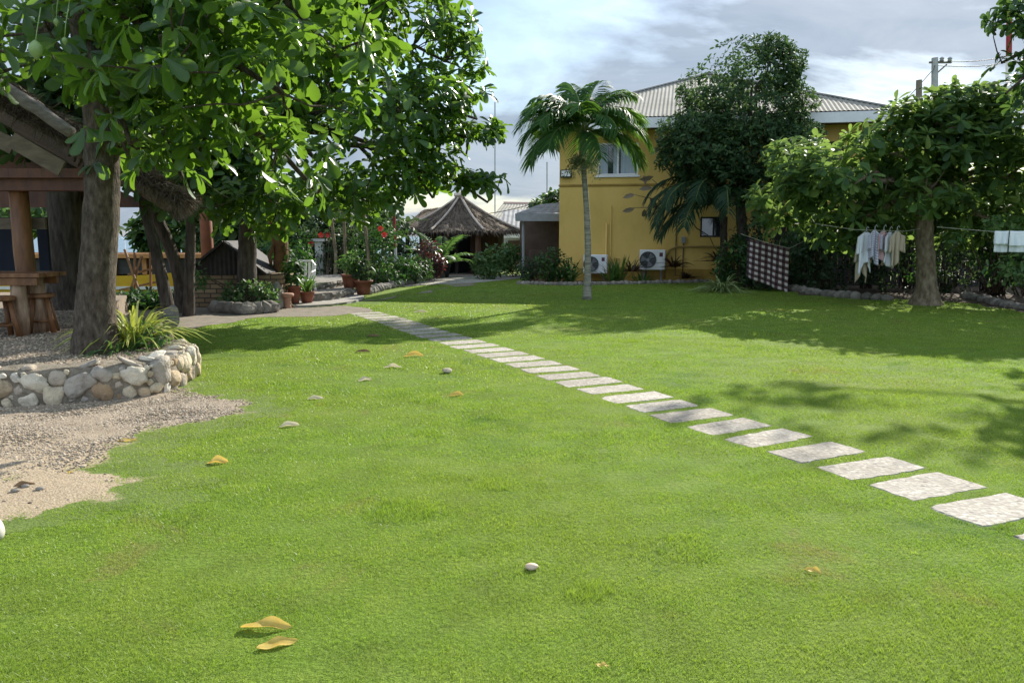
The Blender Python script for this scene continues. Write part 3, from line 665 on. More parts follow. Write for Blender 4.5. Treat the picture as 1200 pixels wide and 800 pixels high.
for c, d, k in stones:
    pr = np.array([d[1], -d[0]]); hl = .335 * q.uniform(.95, 1.05); hw = .164 * q.uniform(.94, 1.06); rot = q.normal() * .025
    ol = []
    for (ux, uy) in [(-1, -1), (1, -1), (1, 1), (-1, 1)]:
        cxx, cyy = ux * hl, uy * hw
        nxt = {(-1, -1): (1, -1), (1, -1): (1, 1), (1, 1): (-1, 1), (-1, 1): (-1, -1)}[(ux, uy)]
        nl = 9 if uy == nxt[1] else 5
        for m in range(nl): ol.append((cxx + (nxt[0] * hl - cxx) * m / nl, cyy + (nxt[1] * hw - cyy) * m / nl))
    ol = np.array(ol)
    ol = (np.roll(ol, 1, 0) + 9 * ol + np.roll(ol, -1, 0)) / 11 + q.normal(size=ol.shape) * .006
    cr, sr = math.cos(rot), math.sin(rot); ol = ol @ np.array([[cr, sr], [-sr, cr]])
    W = c + ol[:, :1] * pr + ol[:, 1:] * d; stone_polys.append(c + (ol * 1.01)[:, :1] * pr + (ol * 1.02)[:, 1:] * d)
    m = len(W); tz = .004 + q.normal() * .001
    top_in = c + (W - c) * .965
    tl = q.normal(size=2) * .006; zt2 = lambda p: tz + float((p - c) @ tl); mb = MB(); mb.add([(*p, -.04) for p in W] + [(*p, zt2(p) - .008) for p in W] + [(*p, zt2(p)) for p in top_in], [tuple(range(2 * m, 3 * m))] + [(r * m + i, r * m + (i + 1) % m, (r + 1) * m + (i + 1) % m, (r + 1) * m + i) for r in (0, 1) for i in range(m)])
    o = mb.build('stepping_stone', m_step, origin=(c[0], c[1], 0))
    n_ = len(stones)
    lab = ('pebbled stepping slab, ' + (ORD[k] + ' from the right-hand front end of the row' if k < 20 else ORD[n_ - 1 - k] + ' from the far end of the row by the stone steps' if n_ - 1 - k < 20 else 'number %d along the row from its right-hand front end' % (k + 1)))
    tag(o, lab, 'stepping stone', 'pebbled stepping slabs across the lawn')

# ================================================================== grass
terr_big = np.concatenate([wl + nrm_ * .13, terr[-5:]])
def turf_points(x0, x1, y0, y1, dens, seed):
    q = np.random.default_rng(seed); n = int((x1 - x0) * (y1 - y0) * dens)
    return np.stack([q.uniform(x0, x1, n), q.uniform(y0, y1, n)], 1)
GV = []; 
for bi, (y0, y1, dens, wd, ht) in enumerate([(1.5, 3.4, 24000, .0016, .013), (3.4, 5.2, 17000, .0021, .013), (5.2, 8, 9000, .0030, .014), (8, 12, 3800, .0046, .015), (12, 19, 1300, .008, .017), (19, 27, 480, .012, .019)]):
    xm = y1 * .68 + 3.0; P = turf_points(-xm, xm, y0, y1, dens, 100 + bi)
    P = P[np.abs(P[:, 0]) < P[:, 1] * .68 + 3.0]
    q = np.random.default_rng(200 + bi)
    edge = snoise(P, 5.0, 31)[:, None] * .05
    bad = inpoly(P, gravel_poly) | inpoly(P, dirt_poly) | inpoly(P, path_poly) | inpoly(P, terr_big) | inpoly(P, bed_right)
    if y1 > 15: bad |= (P[:, 0] < -3) & (P[:, 1] > 17.5)
    # turf thins towards the bare ground and strays into it
    hard = inpoly(P, terr_big) | inpoly(P, bed_right)
    if y0 < 9:
        bad = inpoly(P, path_poly) | ((P[:, 0] < -3) & (P[:, 1] > 17.5)); k = (q.uniform(size=len(P)) < np.clip((bare_sd(P) + .20) / .40, 0, 1)) & ~hard & ~bad
    else: k = ~bad & ~hard
    for sp in stone_polys:
        c = sp.mean(0); near = np.linalg.norm(P - c, axis=1) < .5
        if near.any():
            idx = np.where(near & k)[0]; k[idx[inpoly(P[idx], sp)]] = False
    k &= ~((snoise(P, 8.5, 91) + .4 * snoise(P, 30., 92) > 1.25) & (q.uniform(size=len(P)) < .6))
    P = P[k]; n = len(P)
    lump = snoise(P, 3.0, 5); fine = snoise(P, 14., 6)
    h = ht * q.uniform(.55, 1.25, n) * np.clip(1 + .28 * lump + .28 * fine, .35, 2) * np.where(snoise(P, 5.5, 88) > 1.15, 1.7, 1)
    a = q.uniform(0, 6.283, n); lean = q.uniform(.2, 1.3, n) * h; la = a + q.normal(size=n) * 1.2
    B = np.stack([P[:, 0], P[:, 1], np.full(n, -.002)], 1); wv = np.stack([np.cos(a), np.sin(a), np.zeros(n)], 1) * (wd * q.uniform(.6, 1.2, n))[:, None]
    T = B + np.stack([np.cos(la) * lean, np.sin(la) * lean, h], 1)
    GV.append(np.stack([B - wv, B + wv, T], 1).reshape(-1, 3))
GV = np.concatenate(GV); tag(npmesh('grass', GV, [np.arange(len(GV)).reshape(-1, 3)], m_blade), 'short trimmed bright green lawn turf', 'grass', kind='stuff')

# loose pebbles on the gravel
PB = []; q = np.random.default_rng(66)
oct_ = np.array([(1, 0, 0), (-1, 0, 0), (0, 1, 0), (0, -1, 0), (0, 0, 1), (0, 0, -1)]); octf = np.array([(0, 2, 4), (2, 1, 4), (1, 3, 4), (3, 0, 4), (2, 0, 5), (1, 2, 5), (3, 1, 5), (0, 3, 5)])
P1 = turf_points(-6.5, -1.9, 4.6, 8.2, 2600, 67); P1 = P1[(inpoly(P1, bare_poly) & ~inpoly(P1, terr_big))]; P1 = P1[np.random.default_rng(5).uniform(size=len(P1)) < np.clip((P1[:, 1] + .35 * snoise(P1, 2.5, 4) - 4.9) / .9, .08, 1)]
P1b = turf_points(-5.5, -1.5, 4.2, 8.2, 60, 68); P1b = P1b[inpoly(P1b, bare_poly)]
P2 = turf_points(-8.5, -3.2, 7.2, 13, 700, 69); P2 = P2[inpoly(P2, terr)]
P1 = P1[bare_sd(P1) < q.uniform(-.1, .12, len(P1))]; P1b = P1b[bare_sd(P1b) < .02]
PP = np.concatenate([np.c_[P1, np.full(len(P1), .008)], np.c_[P1b, np.full(len(P1b), .006)], np.c_[P2, np.full(len(P2), TZ + .003)]])
n = len(PP); r = q.uniform(.004, .012, n) * np.where(q.uniform(size=n) > .97, 1.8, 1) * np.where(PP[:, 2] > .2, 1.4, 1)
sc = np.stack([r * q.uniform(.8, 1.4, n), r * q.uniform(.8, 1.4, n), r * q.uniform(.4, .8, n)], 1); aa = q.uniform(0, 6.28, n)
O = oct_[None] * sc[:, None] ; ox = O[..., 0] * np.cos(aa)[:, None] - O[..., 1] * np.sin(aa)[:, None]; oy = O[..., 0] * np.sin(aa)[:, None] + O[..., 1] * np.cos(aa)[:, None]
Vp = np.stack([ox, oy, O[..., 2]], -1) + PP[:, None]
m_pebble = M('loose_pebble', [(.20, .155, .11), (.33, .27, .20), (.45, .38, .30)], 14, .9, island=.55, world=True)
tag(npmesh('pebbles', Vp.reshape(-1, 3), [(octf[None] + (np.arange(n) * 6)[:, None, None]).reshape(-1, 3)], m_pebble), 'loose grey and beige gravel chips', 'gravel', kind='stuff')

# ================================================================== trees
def tree(name, label, trunk_pts, radii, blobs, nros, per, L, tpl, m_leaf, m_bk, seed, hollow=.45, upw=.7, nb=80, gf=1.6, gap=0, droop=.15, jit=.05, group=None, twig=.012, extra=None, sides=14, cat='tree', flare=True):
    root = thing(name, label, cat, trunk_pts[0], group)
    P, O = blob_points(blobs, nros, hollow, gap, gf, seed)
    if extra is not None: P = np.concatenate([P, extra[0]]); O = np.concatenate([O, extra[1]])
    mb = MB(); trunk_into(mb, trunk_pts, radii, sides, jit, seed)
    limbs_into(mb, trunk_pts[-1], radii[-1], blobs, P, nb, twig, seed)
    mb.build('trunk', m_bk, root, smooth=True)
    V, F = rosettes(P, O, per, L, tpl, seed + 5, upw, droop=droop)
    npmesh('crown', V, F, m_leaf, root, smooth=tpl is T_NEAR)
    return root, P
def blob(px, py, Y, rx, ry, rz, wgt=1):
    p = at(px, py, Y); return (p[0], p[1], p[2], rx, ry, rz, wgt)

# the big near tree on the planter
tb = gp(113, 412, TZ)
tpA = [tb + np.array([.0, 0, -.1]), tb + np.array([.0, 0, .1]), tb + np.array([.03, 0, .6]), at(119, 250, tb[1]), at(120, 150, tb[1]), at(108, 60, tb[1]), at(90, -20, tb[1])]
blA = [blob(215, 185, 7.7, .6, .6, .28, 1.2), blob(160, 175, 8.2, .55, .5, .25, 1.2), blob(60, 20, 7.2, 1.5, 1.2, .75), blob(200, 60, 6.6, 1.0, 1.0, .65, 1.3), blob(330, 80, 7.0, .85, .9, .75, 1.5), blob(300, -40, 6.9, 1.4, 1.2, .6), blob(150, 130, 7.2, .7, .6, .35, 1.2),
       blob(250, 150, 7.4, .7, .7, .38, 1.3), blob(350, 190, 7.6, .45, .6, .32, 1.4), blob(140, -150, 7.4, 2.1, 1.5, .7, .35), blob(-60, -60, 7.5, 1.4, 1.4, .9, .5), blob(395, 10, 7.3, .6, .8, .5, 1.2), blob(40, 60, 8.6, 1.2, .7, .6), blob(200, 0, 9.2, 2.2, .8, .9)]
treeA, PA = tree('shade_tree', 'big broad-leaved tree growing from the stone-walled planter', tpA, [.27, .22, .18, .17, .165, .16, .14], blA, 760, 9, .23, T_NEAR, m_leafA, m_bark, 21, hollow=.2, upw=.45, nb=170, gf=2.2, droop=.45, twig=.011, sides=20)
for (x, y, Y) in [(42, 58, 5.9), (66, 26, 6.3), (76, 48, 6.2), (194, 12, 6.0), (187, 26, 6.0)]:
    p = at(x, y, Y); r = .05 if x == 42 else .022; mb = MB()
    mb.lathe(p, [(r * .1, -r * 1.5), (r * .35, -r * 1.15), (r * .8, -r * .6), (r, 0), (r * .85, r * .6), (r * .4, r * 1.05), (r * .1, r * 1.3)], 12); mb.tube([p + np.array([0, 0, r * .8]), p + np.array([.01, .01, .12]), p + np.array([.03, .05, .3])], .004, 5)
    mb.build('fruit', m_fruit, treeA, smooth=True)

# second tree, whose crown makes the skyline
tb = gp(290, 362)
tpB = [tb + np.array([0, 0, -.1]), tb + np.array([0, 0, .15]), at(289, 320, tb[1]), at(291, 260, tb[1]), at(290, 215, tb[1]), at(300, 150, tb[1])]
blB = [blob(330, 225, 15.2, 1.5, 1.2, .75, 1.2), blob(420, 215, 15.6, 1.2, 1.1, .7, 1.3), blob(480, 195, 16.3, 1.0, 1.0, .6, 1.2), blob(445, 130, 15.5, 1.6, 1.3, 1.0, 1.2), blob(500, 110, 16.2, .9, 1.0, .8, 1.2), blob(530, 160, 16.5, .6, .7, .35, 1.3), blob(566, 152, 16.6, .42, .4, .16, 5), blob(562, 212, 16.6, .5, .4, .14, 5), blob(520, 205, 16.4, .6, .6, .28, 1.4),
       blob(545, 75, 16.4, .55, .6, .2, 1.4), blob(525, 40, 16.3, .7, .8, .45, 1.2), blob(480, 30, 16, 1.2, 1.1, .9), blob(400, 40, 15.5, 1.9, 1.4, 1.2), blob(300, 120, 15.5, 1.9, 1.3, 1.1), blob(400, -60, 15.8, 2.6, 1.8, 1.2), blob(250, 210, 16, 1.4, 1.0, .7), blob(560, 110, 16.4, .3, .4, .3, 1.4)]
treeB, PBt = tree('shade_tree', 'broad-leaved tree behind the leafy rock ring, with the crown reaching over the thatched hut', tpB, [.26, .22, .195, .18, .17, .15], blB, 1750, 8, .29, T_MID, m_leafA, m_bark_dark, 22, hollow=.35, upw=.6, nb=220, gf=1.7, droop=.25, twig=.014)

# far trunks at the left
p0 = gp(78, 362, TZ)
tree('shade_tree', 'thick dark trunk standing behind the bar table', [p0 + np.array([0, 0, -.1]), at(78, 330, p0[1]), at(76, 260, p0[1]), at(74, 180, p0[1]), at(70, 120, p0[1])], [.34, .29, .26, .25, .22],
     [blob(60, 150, 13, 1.8, 1.2, .8), blob(20, 90, 13.4, 2.2, 1.6, 1.2), blob(160, 90, 13.4, 2.2, 1.4, 1.2), blob(170, 200, 13.2, .8, .7, .35, 1.2), blob(235, 220, 14.2, 1.2, .8, .5)], 520, 8, .32, T_MID, m_leafB, m_bark_dark, 23, nb=60, sides=16)
p0 = gp(200, 376); 
tree('slim_tree', 'slim bare trunk leaning left beside the planter', [p0 + np.array([0, 0, -.05]), at(193, 340, 14.2), at(182, 290, 14.2), at(168, 240, 14.2), at(160, 200, 14.2)], [.13, .11, .095, .085, .07], [blob(150, 160, 14.4, .8, .8, .5), blob(185, 170, 14.4, .8, .8, .4)], 90, 8, .3, T_MID, m_leafB, m_bark_dark, 24, nb=20, sides=9)
p0 = gp(213, 366)
tree('slim_tree', 'dark slim trunk leaning far left behind the pale leaner', [p0 + np.array([0, 0, -.05]), at(212, 330, 15.6), at(200, 290, 15.6), at(180, 245, 15.6), at(168, 225, 15.6)], [.14, .13, .12, .11, .09], [blob(165, 190, 15.4, 1., .8, .5), blob(205, 190, 16, .8, .8, .4)], 90, 8, .3, T_MID, m_leafB, m_bark_dark, 25, nb=20, sides=9)
p0 = gp(221, 370)
tree('slim_tree', 'slim straight grey trunk beside the brick oven hut', [p0 + np.array([0, 0, -.05]), at(222, 330, 15.0), at(224, 270, 15.0), at(222, 225, 15.0)], [.12, .10, .09, .08], [blob(222, 190, 15.0, .9, .8, .5), blob(260, 200, 15.2, .8, .7, .4)], 110, 8, .3, T_MID, m_leafB, m_bark_dark, 26, nb=20, sides=9)

# right: broad leaved tree over the laundry
tb = gp(1085, 357)
tpC = [tb + np.array([0, 0, -.1]), tb + np.array([0, 0, .1]), at(1086, 335, tb[1]), at(1084, 290, tb[1]), at(1083, 262, tb[1]), at(1085, 225, tb[1])]
blC = [blob(1098, 125, 17.2, .85, .8, .4, 1.4), blob(1062, 138, 17.2, .7, .7, .3, 1.3), blob(985, 268, 17.9, .9, .8, .35), blob(1135, 268, 17.9, .9, .8, .35), blob(1185, 262, 16.8, .7, .7, .3), blob(1165, 118, 17.3, .6, .6, .3, 1.3), blob(1040, 168, 17, .9, .9, .4, 1.3), blob(1005, 258, 17.8, 1.1, .8, .3), blob(1150, 262, 18.2, 1.3, .9, .35), blob(1205, 245, 17.4, 1.0, .9, .4), blob(930, 255, 18.6, 1.0, .7, .35), blob(1060, 262, 18.6, 1.0, .8, .3), blob(1085, 175, 17.2, 1.5, 1.3, .7, 1.2), blob(1000, 205, 17, 1.4, 1.2, .6, 1.3), blob(955, 203, 17.2, .85, 1.0, .6, 1.3), blob(1130, 130, 17.3, 1.1, 1.0, .45, 1.3), blob(1060, 150, 17.2, .8, .8, .35, 1.3), blob(1170, 160, 17, 1.1, 1.2, .7, 1.2), blob(1205, 200, 17, 1.2, 1.2, .7), blob(1085, 228, 16.2, .8, .7, .25, 1.2),
       blob(985, 240, 17.6, 1.0, 1.0, .45), blob(905, 228, 18.4, .6, .6, .3, .9), blob(1150, 235, 17.6, 1.4, 1.2, .5), blob(1260, 180, 17, 1.4, 1.3, .9), blob(1090, 200, 19.2, 2.6, 1.0, .8), blob(960, 180, 18.5, 1.3, .9, .4), blob(1125, 108, 17.2, .45, .5, .2, 1.5)]
treeC, PC = tree('shade_tree', 'spreading broad-leaved tree with a pale flared trunk over the laundry', tpC, [.40, .30, .21, .185, .18, .16], blC, 1600, 9, .33, T_MID, m_leafC, m_bark_pale, 27, hollow=.35, upw=.75, nb=160, gf=1.5, droop=.12, jit=.08)
# far right: crown tips enter the picture's upper corner
blF = [(10.0, 19.3, 8.3, 1.9, 1.5, .65, .25), (12.6, 18.6, 8.4, 1.6, 1.5, .8, .35), (12.2, 16, 6.6, 1.3, 1.4, 1.2, .8), blob(1178, 22, 13.6, .38, .4, .24, 1.6), blob(1185, 75, 13.8, .26, .4, .14, 1.5), blob(1230, 10, 13.4, .7, .8, .6, 1.2), blob(1260, 100, 14, .9, 1.0, .6), blob(1320, 40, 13.5, 1.3, 1.4, 1.1), blob(1400, 100, 14, 1.5, 1.4, 1.2), blob(1330, 160, 14, 1.2, 1.2, .8)]
pF = np.array([12.0, 15.6, 0.])
tree('shade_tree', 'tree whose dark leafy branch tips hang in the top right corner', [pF, pF + np.array([.05, 0, 1.2]), pF + np.array([-.1, .1, 2.6]), pF + np.array([-.1, 0, 3.6])], [.3, .22, .19, .16], blF, 800, 9, .28, T_MID, m_leafB, m_bark, 28, hollow=.3, nb=80, droop=.2)
# dark dense round tree before the yellow house
tb = gp(872, 336); dY = 24.0
blD = [blob(872, 125, dY, 2.0, 1.7, 1.3, 1.3), blob(885, 80, dY, 1.5, 1.4, .9, 1.3), blob(868, 175, dY, 2.5, 1.9, 1.1, 1.3), blob(825, 165, dY - .3, 1.4, 1.2, .9, 1.2), blob(840, 110, dY, 1.0, 1.0, .7, 1.2), blob(925, 160, dY, 1.0, 1.1, .75, 1.2), blob(855, 215, dY - .2, 1.5, 1.3, .7, 1.2), blob(815, 190, dY - .3, .75, .8, .5, 1.2), blob(945, 120, dY, .45, .5, .35), blob(920, 220, dY - .3, 1.3, 1.1, .55), blob(905, 60, dY, .7, .7, .4, 1.2)]
tree('dense_tree', 'tall dark dense tree hiding the middle of the yellow house', [(*tb[:2], -.1), (*tb[:2], 1.), at(868, 255, dY), at(868, 200, dY)], [.2, .17, .15, .12], blD, 5200, 7, .165, T_OVAL, m_leafE, m_bark_dark, 29, hollow=.5, upw=.5, nb=160, gf=1.8, droop=.05, twig=.01)

def palm(name, label, base, top, r0, r1, fronds, mleaf, mtr, seed, shaft=None, dead=(), lw=.04, ll=.5, pairs=34, hang=.5):
    root = thing(name, label, 'palm tree', base); mb = MB(); n = 40; pts = curve(base, top, n, (.06, 0, 0)); t = np.linspace(0, 1, n)
    rr = (r0 + (r1 - r0) * t) * (1 + .04 * np.sin(np.arange(n) * 2.6)) * (1 + .5 * np.exp(-t * 14)); mb.tube(pts, list(rr), 12, jit=.03, seed=seed); mb.build('trunk', mtr, root, smooth=True)
    crown = np.array(top, float)
    if shaft:
        mb = MB(); mb.lathe(crown, [(r1 * 1.1, -.05), (r1 * 1.5, .08), (r1 * 1.35, shaft * .5), (r1 * .8, shaft), (r1 * .3, shaft + .15)], 12); mb.build('crownshaft', M('crownshaft', [(.14, .15, .08), (.24, .24, .14)], 4, .6), root, smooth=True); crown = crown + np.array([0, 0, shaft * .85])
    for i, (a, L, el, dr) in enumerate(fronds):
        p, (V, F) = frond(crown, R(a), L, R(el), R(dr), pairs, ll, lw, seed + i, hang); mb = MB(); mb.tube(p, list(np.linspace(.028, .006, len(p))), 5, cap=False)
        rc = npmesh('frond', V, F, m_dead if i in dead else mleaf, root); mb.build('rachis', m_rachis, rc, smooth=True)
    return root
pb = gp(688, 351); pt = at(683, 187, pb[1])
fr = [(-160, 1.75, 62, 105), (175, 1.7, 40, 110), (200, 1.7, 15, 95), (150, 1.8, 70, 100), (20, 1.8, 60, 100), (-10, 1.8, 38, 105), (-25, 1.7, 12, 85), (60, 1.7, 80, 55), (110, 1.6, 84, 60), (-60, 1.6, 45, 110), (-100, 1.6, 62, 105), (-130, 1.6, 25, 95), (90, 1.5, 35, 100), (135, 1.6, 35, 95), (40, 1.8, 68, 60), (-75, 1.5, 5, 75), (5, 1.6, 18, 95), (165, 1.8, 55, 105), (190, 1.6, 75, 95), (10, 1.7, 75, 85), (-140, 1.6, 50, 100), (-40, 1.7, 55, 105), (75, 1.7, 60, 90)]
pm = palm('manila_palm', 'slim grey-trunked palm standing alone on the lawn before the yellow house', pb, pt, .085, .062, fr, m_palm, m_palmtrunk, 300, shaft=.72, lw=.048, ll=.66, pairs=54, hang=.55)
q = np.random.default_rng(12); P = []; D = []
for i in range(46):
    a = q.uniform(0, 6.28); L = q.uniform(.3, .62); o = np.array(pt) + np.array([0, 0, .06]); e = o + np.array([math.cos(a) * L * .8, math.sin(a) * L * .8, q.uniform(-.38, .12)])
    for t in np.linspace(.25, 1, 26): P.append(o + (e - o) * t + np.array([0, 0, -.1 * t * t]) + q.normal(size=3) * .035); D.append(q.normal(size=3) + np.array([0, 0, -.6]))
V, F = leaves(np.array(P), np.array(D), q.normal(size=(len(P), 3)), q.uniform(.06, .12, len(P)), T_DIA, .6); npmesh('fruit_spray', V, F, m_inflor, pm)
# low dark palm in the shade of the dense tree
pb2 = gp(846, 334); 
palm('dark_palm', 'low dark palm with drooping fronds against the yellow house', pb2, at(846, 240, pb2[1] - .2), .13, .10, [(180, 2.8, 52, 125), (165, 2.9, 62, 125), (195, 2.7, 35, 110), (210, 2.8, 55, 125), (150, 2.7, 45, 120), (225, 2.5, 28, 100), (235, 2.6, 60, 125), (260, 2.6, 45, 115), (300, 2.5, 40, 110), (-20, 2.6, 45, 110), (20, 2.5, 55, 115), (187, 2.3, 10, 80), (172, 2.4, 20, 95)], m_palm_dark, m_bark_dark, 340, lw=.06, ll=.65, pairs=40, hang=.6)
# dry breadfruit-like leaves hanging before the wall
q = np.random.default_rng(77)
root = thing('dry_branch', 'bare branch with curled dead leaves in front of the yellow wall', 'branch', at(800, 250, 24.6)); mb = MB()
for (a, b) in [((800, 250), (765, 210)), ((800, 250), (745, 228)), ((800, 250), (742, 243)), ((790, 215), (775, 170)), ((800, 250), (846, 300))]:
    mb.tube(curve(at(*a, 24.6), at(*b, 24.6), 6, (0, 0, .1), .03, 3), [.025, .02, .018, .015, .012, .008], 6)
mb.build('twig', m_twig, root, smooth=True)
for (x, y) in [(765, 212), (755, 205), (748, 228), (758, 230), (742, 243), (755, 246), (750, 222), (775, 172), (768, 178), (770, 160), (780, 158)]:
    Pd = at(x, y, 24.6)[None] + q.normal(size=(1, 3)) * .05
    V, F = leaves(Pd, q.normal(size=(1, 3)) * np.array([.8, .3, .6]) + np.array([-.5, 0, -.4]), np.array([[0, -1., .3]]) + q.normal(size=(1, 3)) * .4, np.array([q.uniform(.3, .5)]), T_OVAL, .9); npmesh('dead_leaf', V, F, m_dead, root)

# ================================================================== YELLOW HOUSE
def strands(mb, P, D, L, wd, q):
    """loose straw: thin triangles"""
    for p, d in zip(P, D):
        s = q.normal(size=3); s -= d * (s @ d); s = s / np.linalg.norm(s) * wd; mb.add([p - s, p + s, p + d * L * q.uniform(.5, 1.2)], [(0, 1, 2)])
YA = R(12.0); hu = np.array([math.cos(YA), -math.sin(YA), 0]); hv = np.array([math.sin(YA), math.cos(YA), 0]); hup = np.array([0, 0, 1.])
hc = at(655, 300, 27.2); hc[2] = 0
def hp(u, v, z): return hc + hu * u + hv * v + hup * z
house = thing('yellow_house', 'two storey yellow house with a pale corrugated hip roof', 'house', hc)
WL, WD_, WH = 10.5, 10.0, 5.05
def hbox(mb, u0, u1, v0, v1, z0, z1, ch=0.0):
    c = hp((u0 + u1) / 2, (v0 + v1) / 2, (z0 + z1) / 2); return mb.box(c, (u1 - u0, v1 - v0, z1 - z0), -YA, ch=ch or .01)
def upx(px, py):
    """where a sight line meets the house front: (u, z)"""
    d = ray(px, py); o = np.array([0, 0, CAMH]); t = ((hc - o) @ hv) / (d @ hv); p = o + d * t - hc; return p @ hu, p[2]
# front wall with real openings
wins = []
for (x0, y0, x1, y1) in [(700, 168, 748, 205), (821, 254, 852, 278)]:
    u0, z1 = upx(x0, y0); u1, z0 = upx(x1, y1); wins.append((u0, u1, z0, z1))
wins.append((7.6, 9.4, 1.25, 2.35)); wins.append((7.4, 9.0, 3.35, 4.45))
us = sorted({0, WL, *[w_[0] for w_ in wins], *[w_[1] for w_ in wins]}); zs_ = sorted({0, WH, *[w_[2] for w_ in wins], *[w_[3] for w_ in wins]})
mb = MB()
for a, b in zip(us[:-1], us[1:]):
    for c_, d_ in zip(zs_[:-1], zs_[1:]):
        if any(w_[0] - 1e-6 <= a and b <= w_[1] + 1e-6 and w_[2] - 1e-6 <= c_ and d_ <= w_[3] + 1e-6 for w_ in wins): continue
        mb.add([hp(a, 0, c_), hp(b, 0, c_), hp(b, 0, d_), hp(a, 0, d_)], [(0, 1, 2, 3)])
for u0, u1, z0, z1 in wins:
    for p, q_ in (((u0, z0), (u0, z1)), ((u0, z1), (u1, z1)), ((u1, z1), (u1, z0)), ((u1, z0), (u0, z0))):
        mb.add([hp(p[0], 0, p[1]), hp(q_[0], 0, q_[1]), hp(q_[0], .16, q_[1]), hp(p[0], .16, p[1])], [(0, 1, 2, 3)])
mb.add([hp(0, 0, 0), hp(0, WD_, 0), hp(0, WD_, WH), hp(0, 0, WH)], [(0, 1, 2, 3)]); mb.add([hp(WL, 0, 0), hp(WL, WD_, 0), hp(WL, WD_, WH), hp(WL, 0, WH)], [(3, 2, 1, 0)]); mb.add([hp(0, WD_, 0), hp(WL, WD_, 0), hp(WL, WD_, WH), hp(0, WD_, WH)], [(3, 2, 1, 0)])
wall = mb.build('wall', m_yellow, house)
mb = MB(); zb = upx(700, 217)[1]; hbox(mb, -.03, WL, -.035, .0 - .002, zb - .04, zb + .03); mb.build('floor_band', M('stained_yellow', [(.20, .125, .03), (.40, .26, .06)], 2.5, .9), wall)
mb = MB(); hbox(mb, -.015, WL, -.022, -.002, -.1, .42); mb.build('plinth', M('dirty_yellow', [(.25, .16, .04), (.44, .28, .06)], 2, .9), wall)
for i, (u0, u1, z0, z1) in enumerate(wins):
    f = MB(); t_ = .055
    for a in ((u0, u1, z0, z0 + t_), (u0, u1, z1 - t_, z1), (u0, u0 + t_, z0 + t_, z1 - t_), (u1 - t_, u1, z0 + t_, z1 - t_), ((u0 + u1) / 2 - .035, (u0 + u1) / 2 + .035, z0 + t_, z1 - t_)): hbox(f, a[0], a[1], .03, .09, a[2], a[3])
    if i == 0: hbox(f, u0 - .06, u1 + .06, -.06, -.003, z0 - .07, z0 - .005)
    wf = f.build('window', m_white if i == 0 else m_black, house)
    g_ = MB(); 
    if i == 0:
        um = (u0 + u1) / 2; hbox(g_, u0 + t_, u0 + (um - u0) * .52, .10, .115, z0, z1); hbox(g_, um - (um - u0) * .22, um + .05, .10, .115, z0, z1); hbox(g_, um + .09, u1 - t_, .10, .115, z0, z1); g_.build('curtain', m_curtain, wf)
        g_ = MB(); hbox(g_, u0, u1, .14, .15, z0, z1)
    else: hbox(g_, u0 + t_, u1 - t_, .055, .065, z0 + t_, z1 - t_)
    g_.build('pane', m_glass, wf)
# hip roof with ribs
OV = .95; ze = 5.02; corners = [(-OV, -OV), (WL - .15, -OV), (WL - .15, WD_ + OV), (-OV, WD_ + OV)]
apu, apz = None, 8.25; apv = WD_ / 2; dr_ = ray(829, 87); tr_ = ((hc + hv * apv - np.array([0, 0, CAMH])) @ hv) / (dr_ @ hv); apx = np.array([0, 0, CAMH]) + dr_ * tr_; apu = (apx - hc) @ hu; apz = apx[2]
def ribbed(A, B, T, pitch=.19, amp=.028):
    A, B, T = map(np.array, (A, B, T)); L = np.linalg.norm(B - A); e = (B - A) / L; n = np.cross(B - A, T - A); n = n / np.linalg.norm(n)
    if n[2] < 0: n = -n
    st = ((T - A) @ e) / L; m = int(L / pitch * 2); vs = []; fs = []
    for i in range(m + 1):
        s_ = i / m; lo = A + (B - A) * s_
        k_ = s_ / st if s_ < st else (1 - s_) / (1 - st)
        foot = A + e * L * st; hi = lo + (T - foot) * k_
        o_ = n * (amp if i % 2 else 0); vs += [lo + o_, hi + o_]
    fs = [(2 * i, 2 * i + 2, 2 * i + 3, 2 * i + 1) for i in range(m)]; return vs, fs
cw = [hp(u, v, ze + .22) for u, v in corners]; top = hp(apu, apv, apz); mb = MB()
for i in range(4): mb.add(*ribbed(cw[i], cw[(i + 1) % 4], top, .13, .022))
roof = mb.build('roof', m_roof, house)
mb = MB()
for i in range(4): mb.beam(cw[i] + np.array([0, 0, .03]), top + np.array([0, 0, .04]), .22, .05)
mb.build('hip_cap', m_roofgrey, roof)
mb = MB(); 
for (u0, u1, v0, v1) in ((-OV, WL - .15, -OV, -OV + .06), (-OV, -OV + .06, -OV + .065, WD_ + OV), (WL - .21, WL - .15, -OV + .065, WD_ + OV)): hbox(mb, u0, u1, v0, v1, ze - .12, ze + .20)
mb.build('fascia', m_white, roof)
mb = MB(); hbox(mb, -OV + .07, WL - .22, -OV + .07, WD_ + OV - .1, ze - .06, ze - .03); mb.build('soffit', m_soffit, roof)
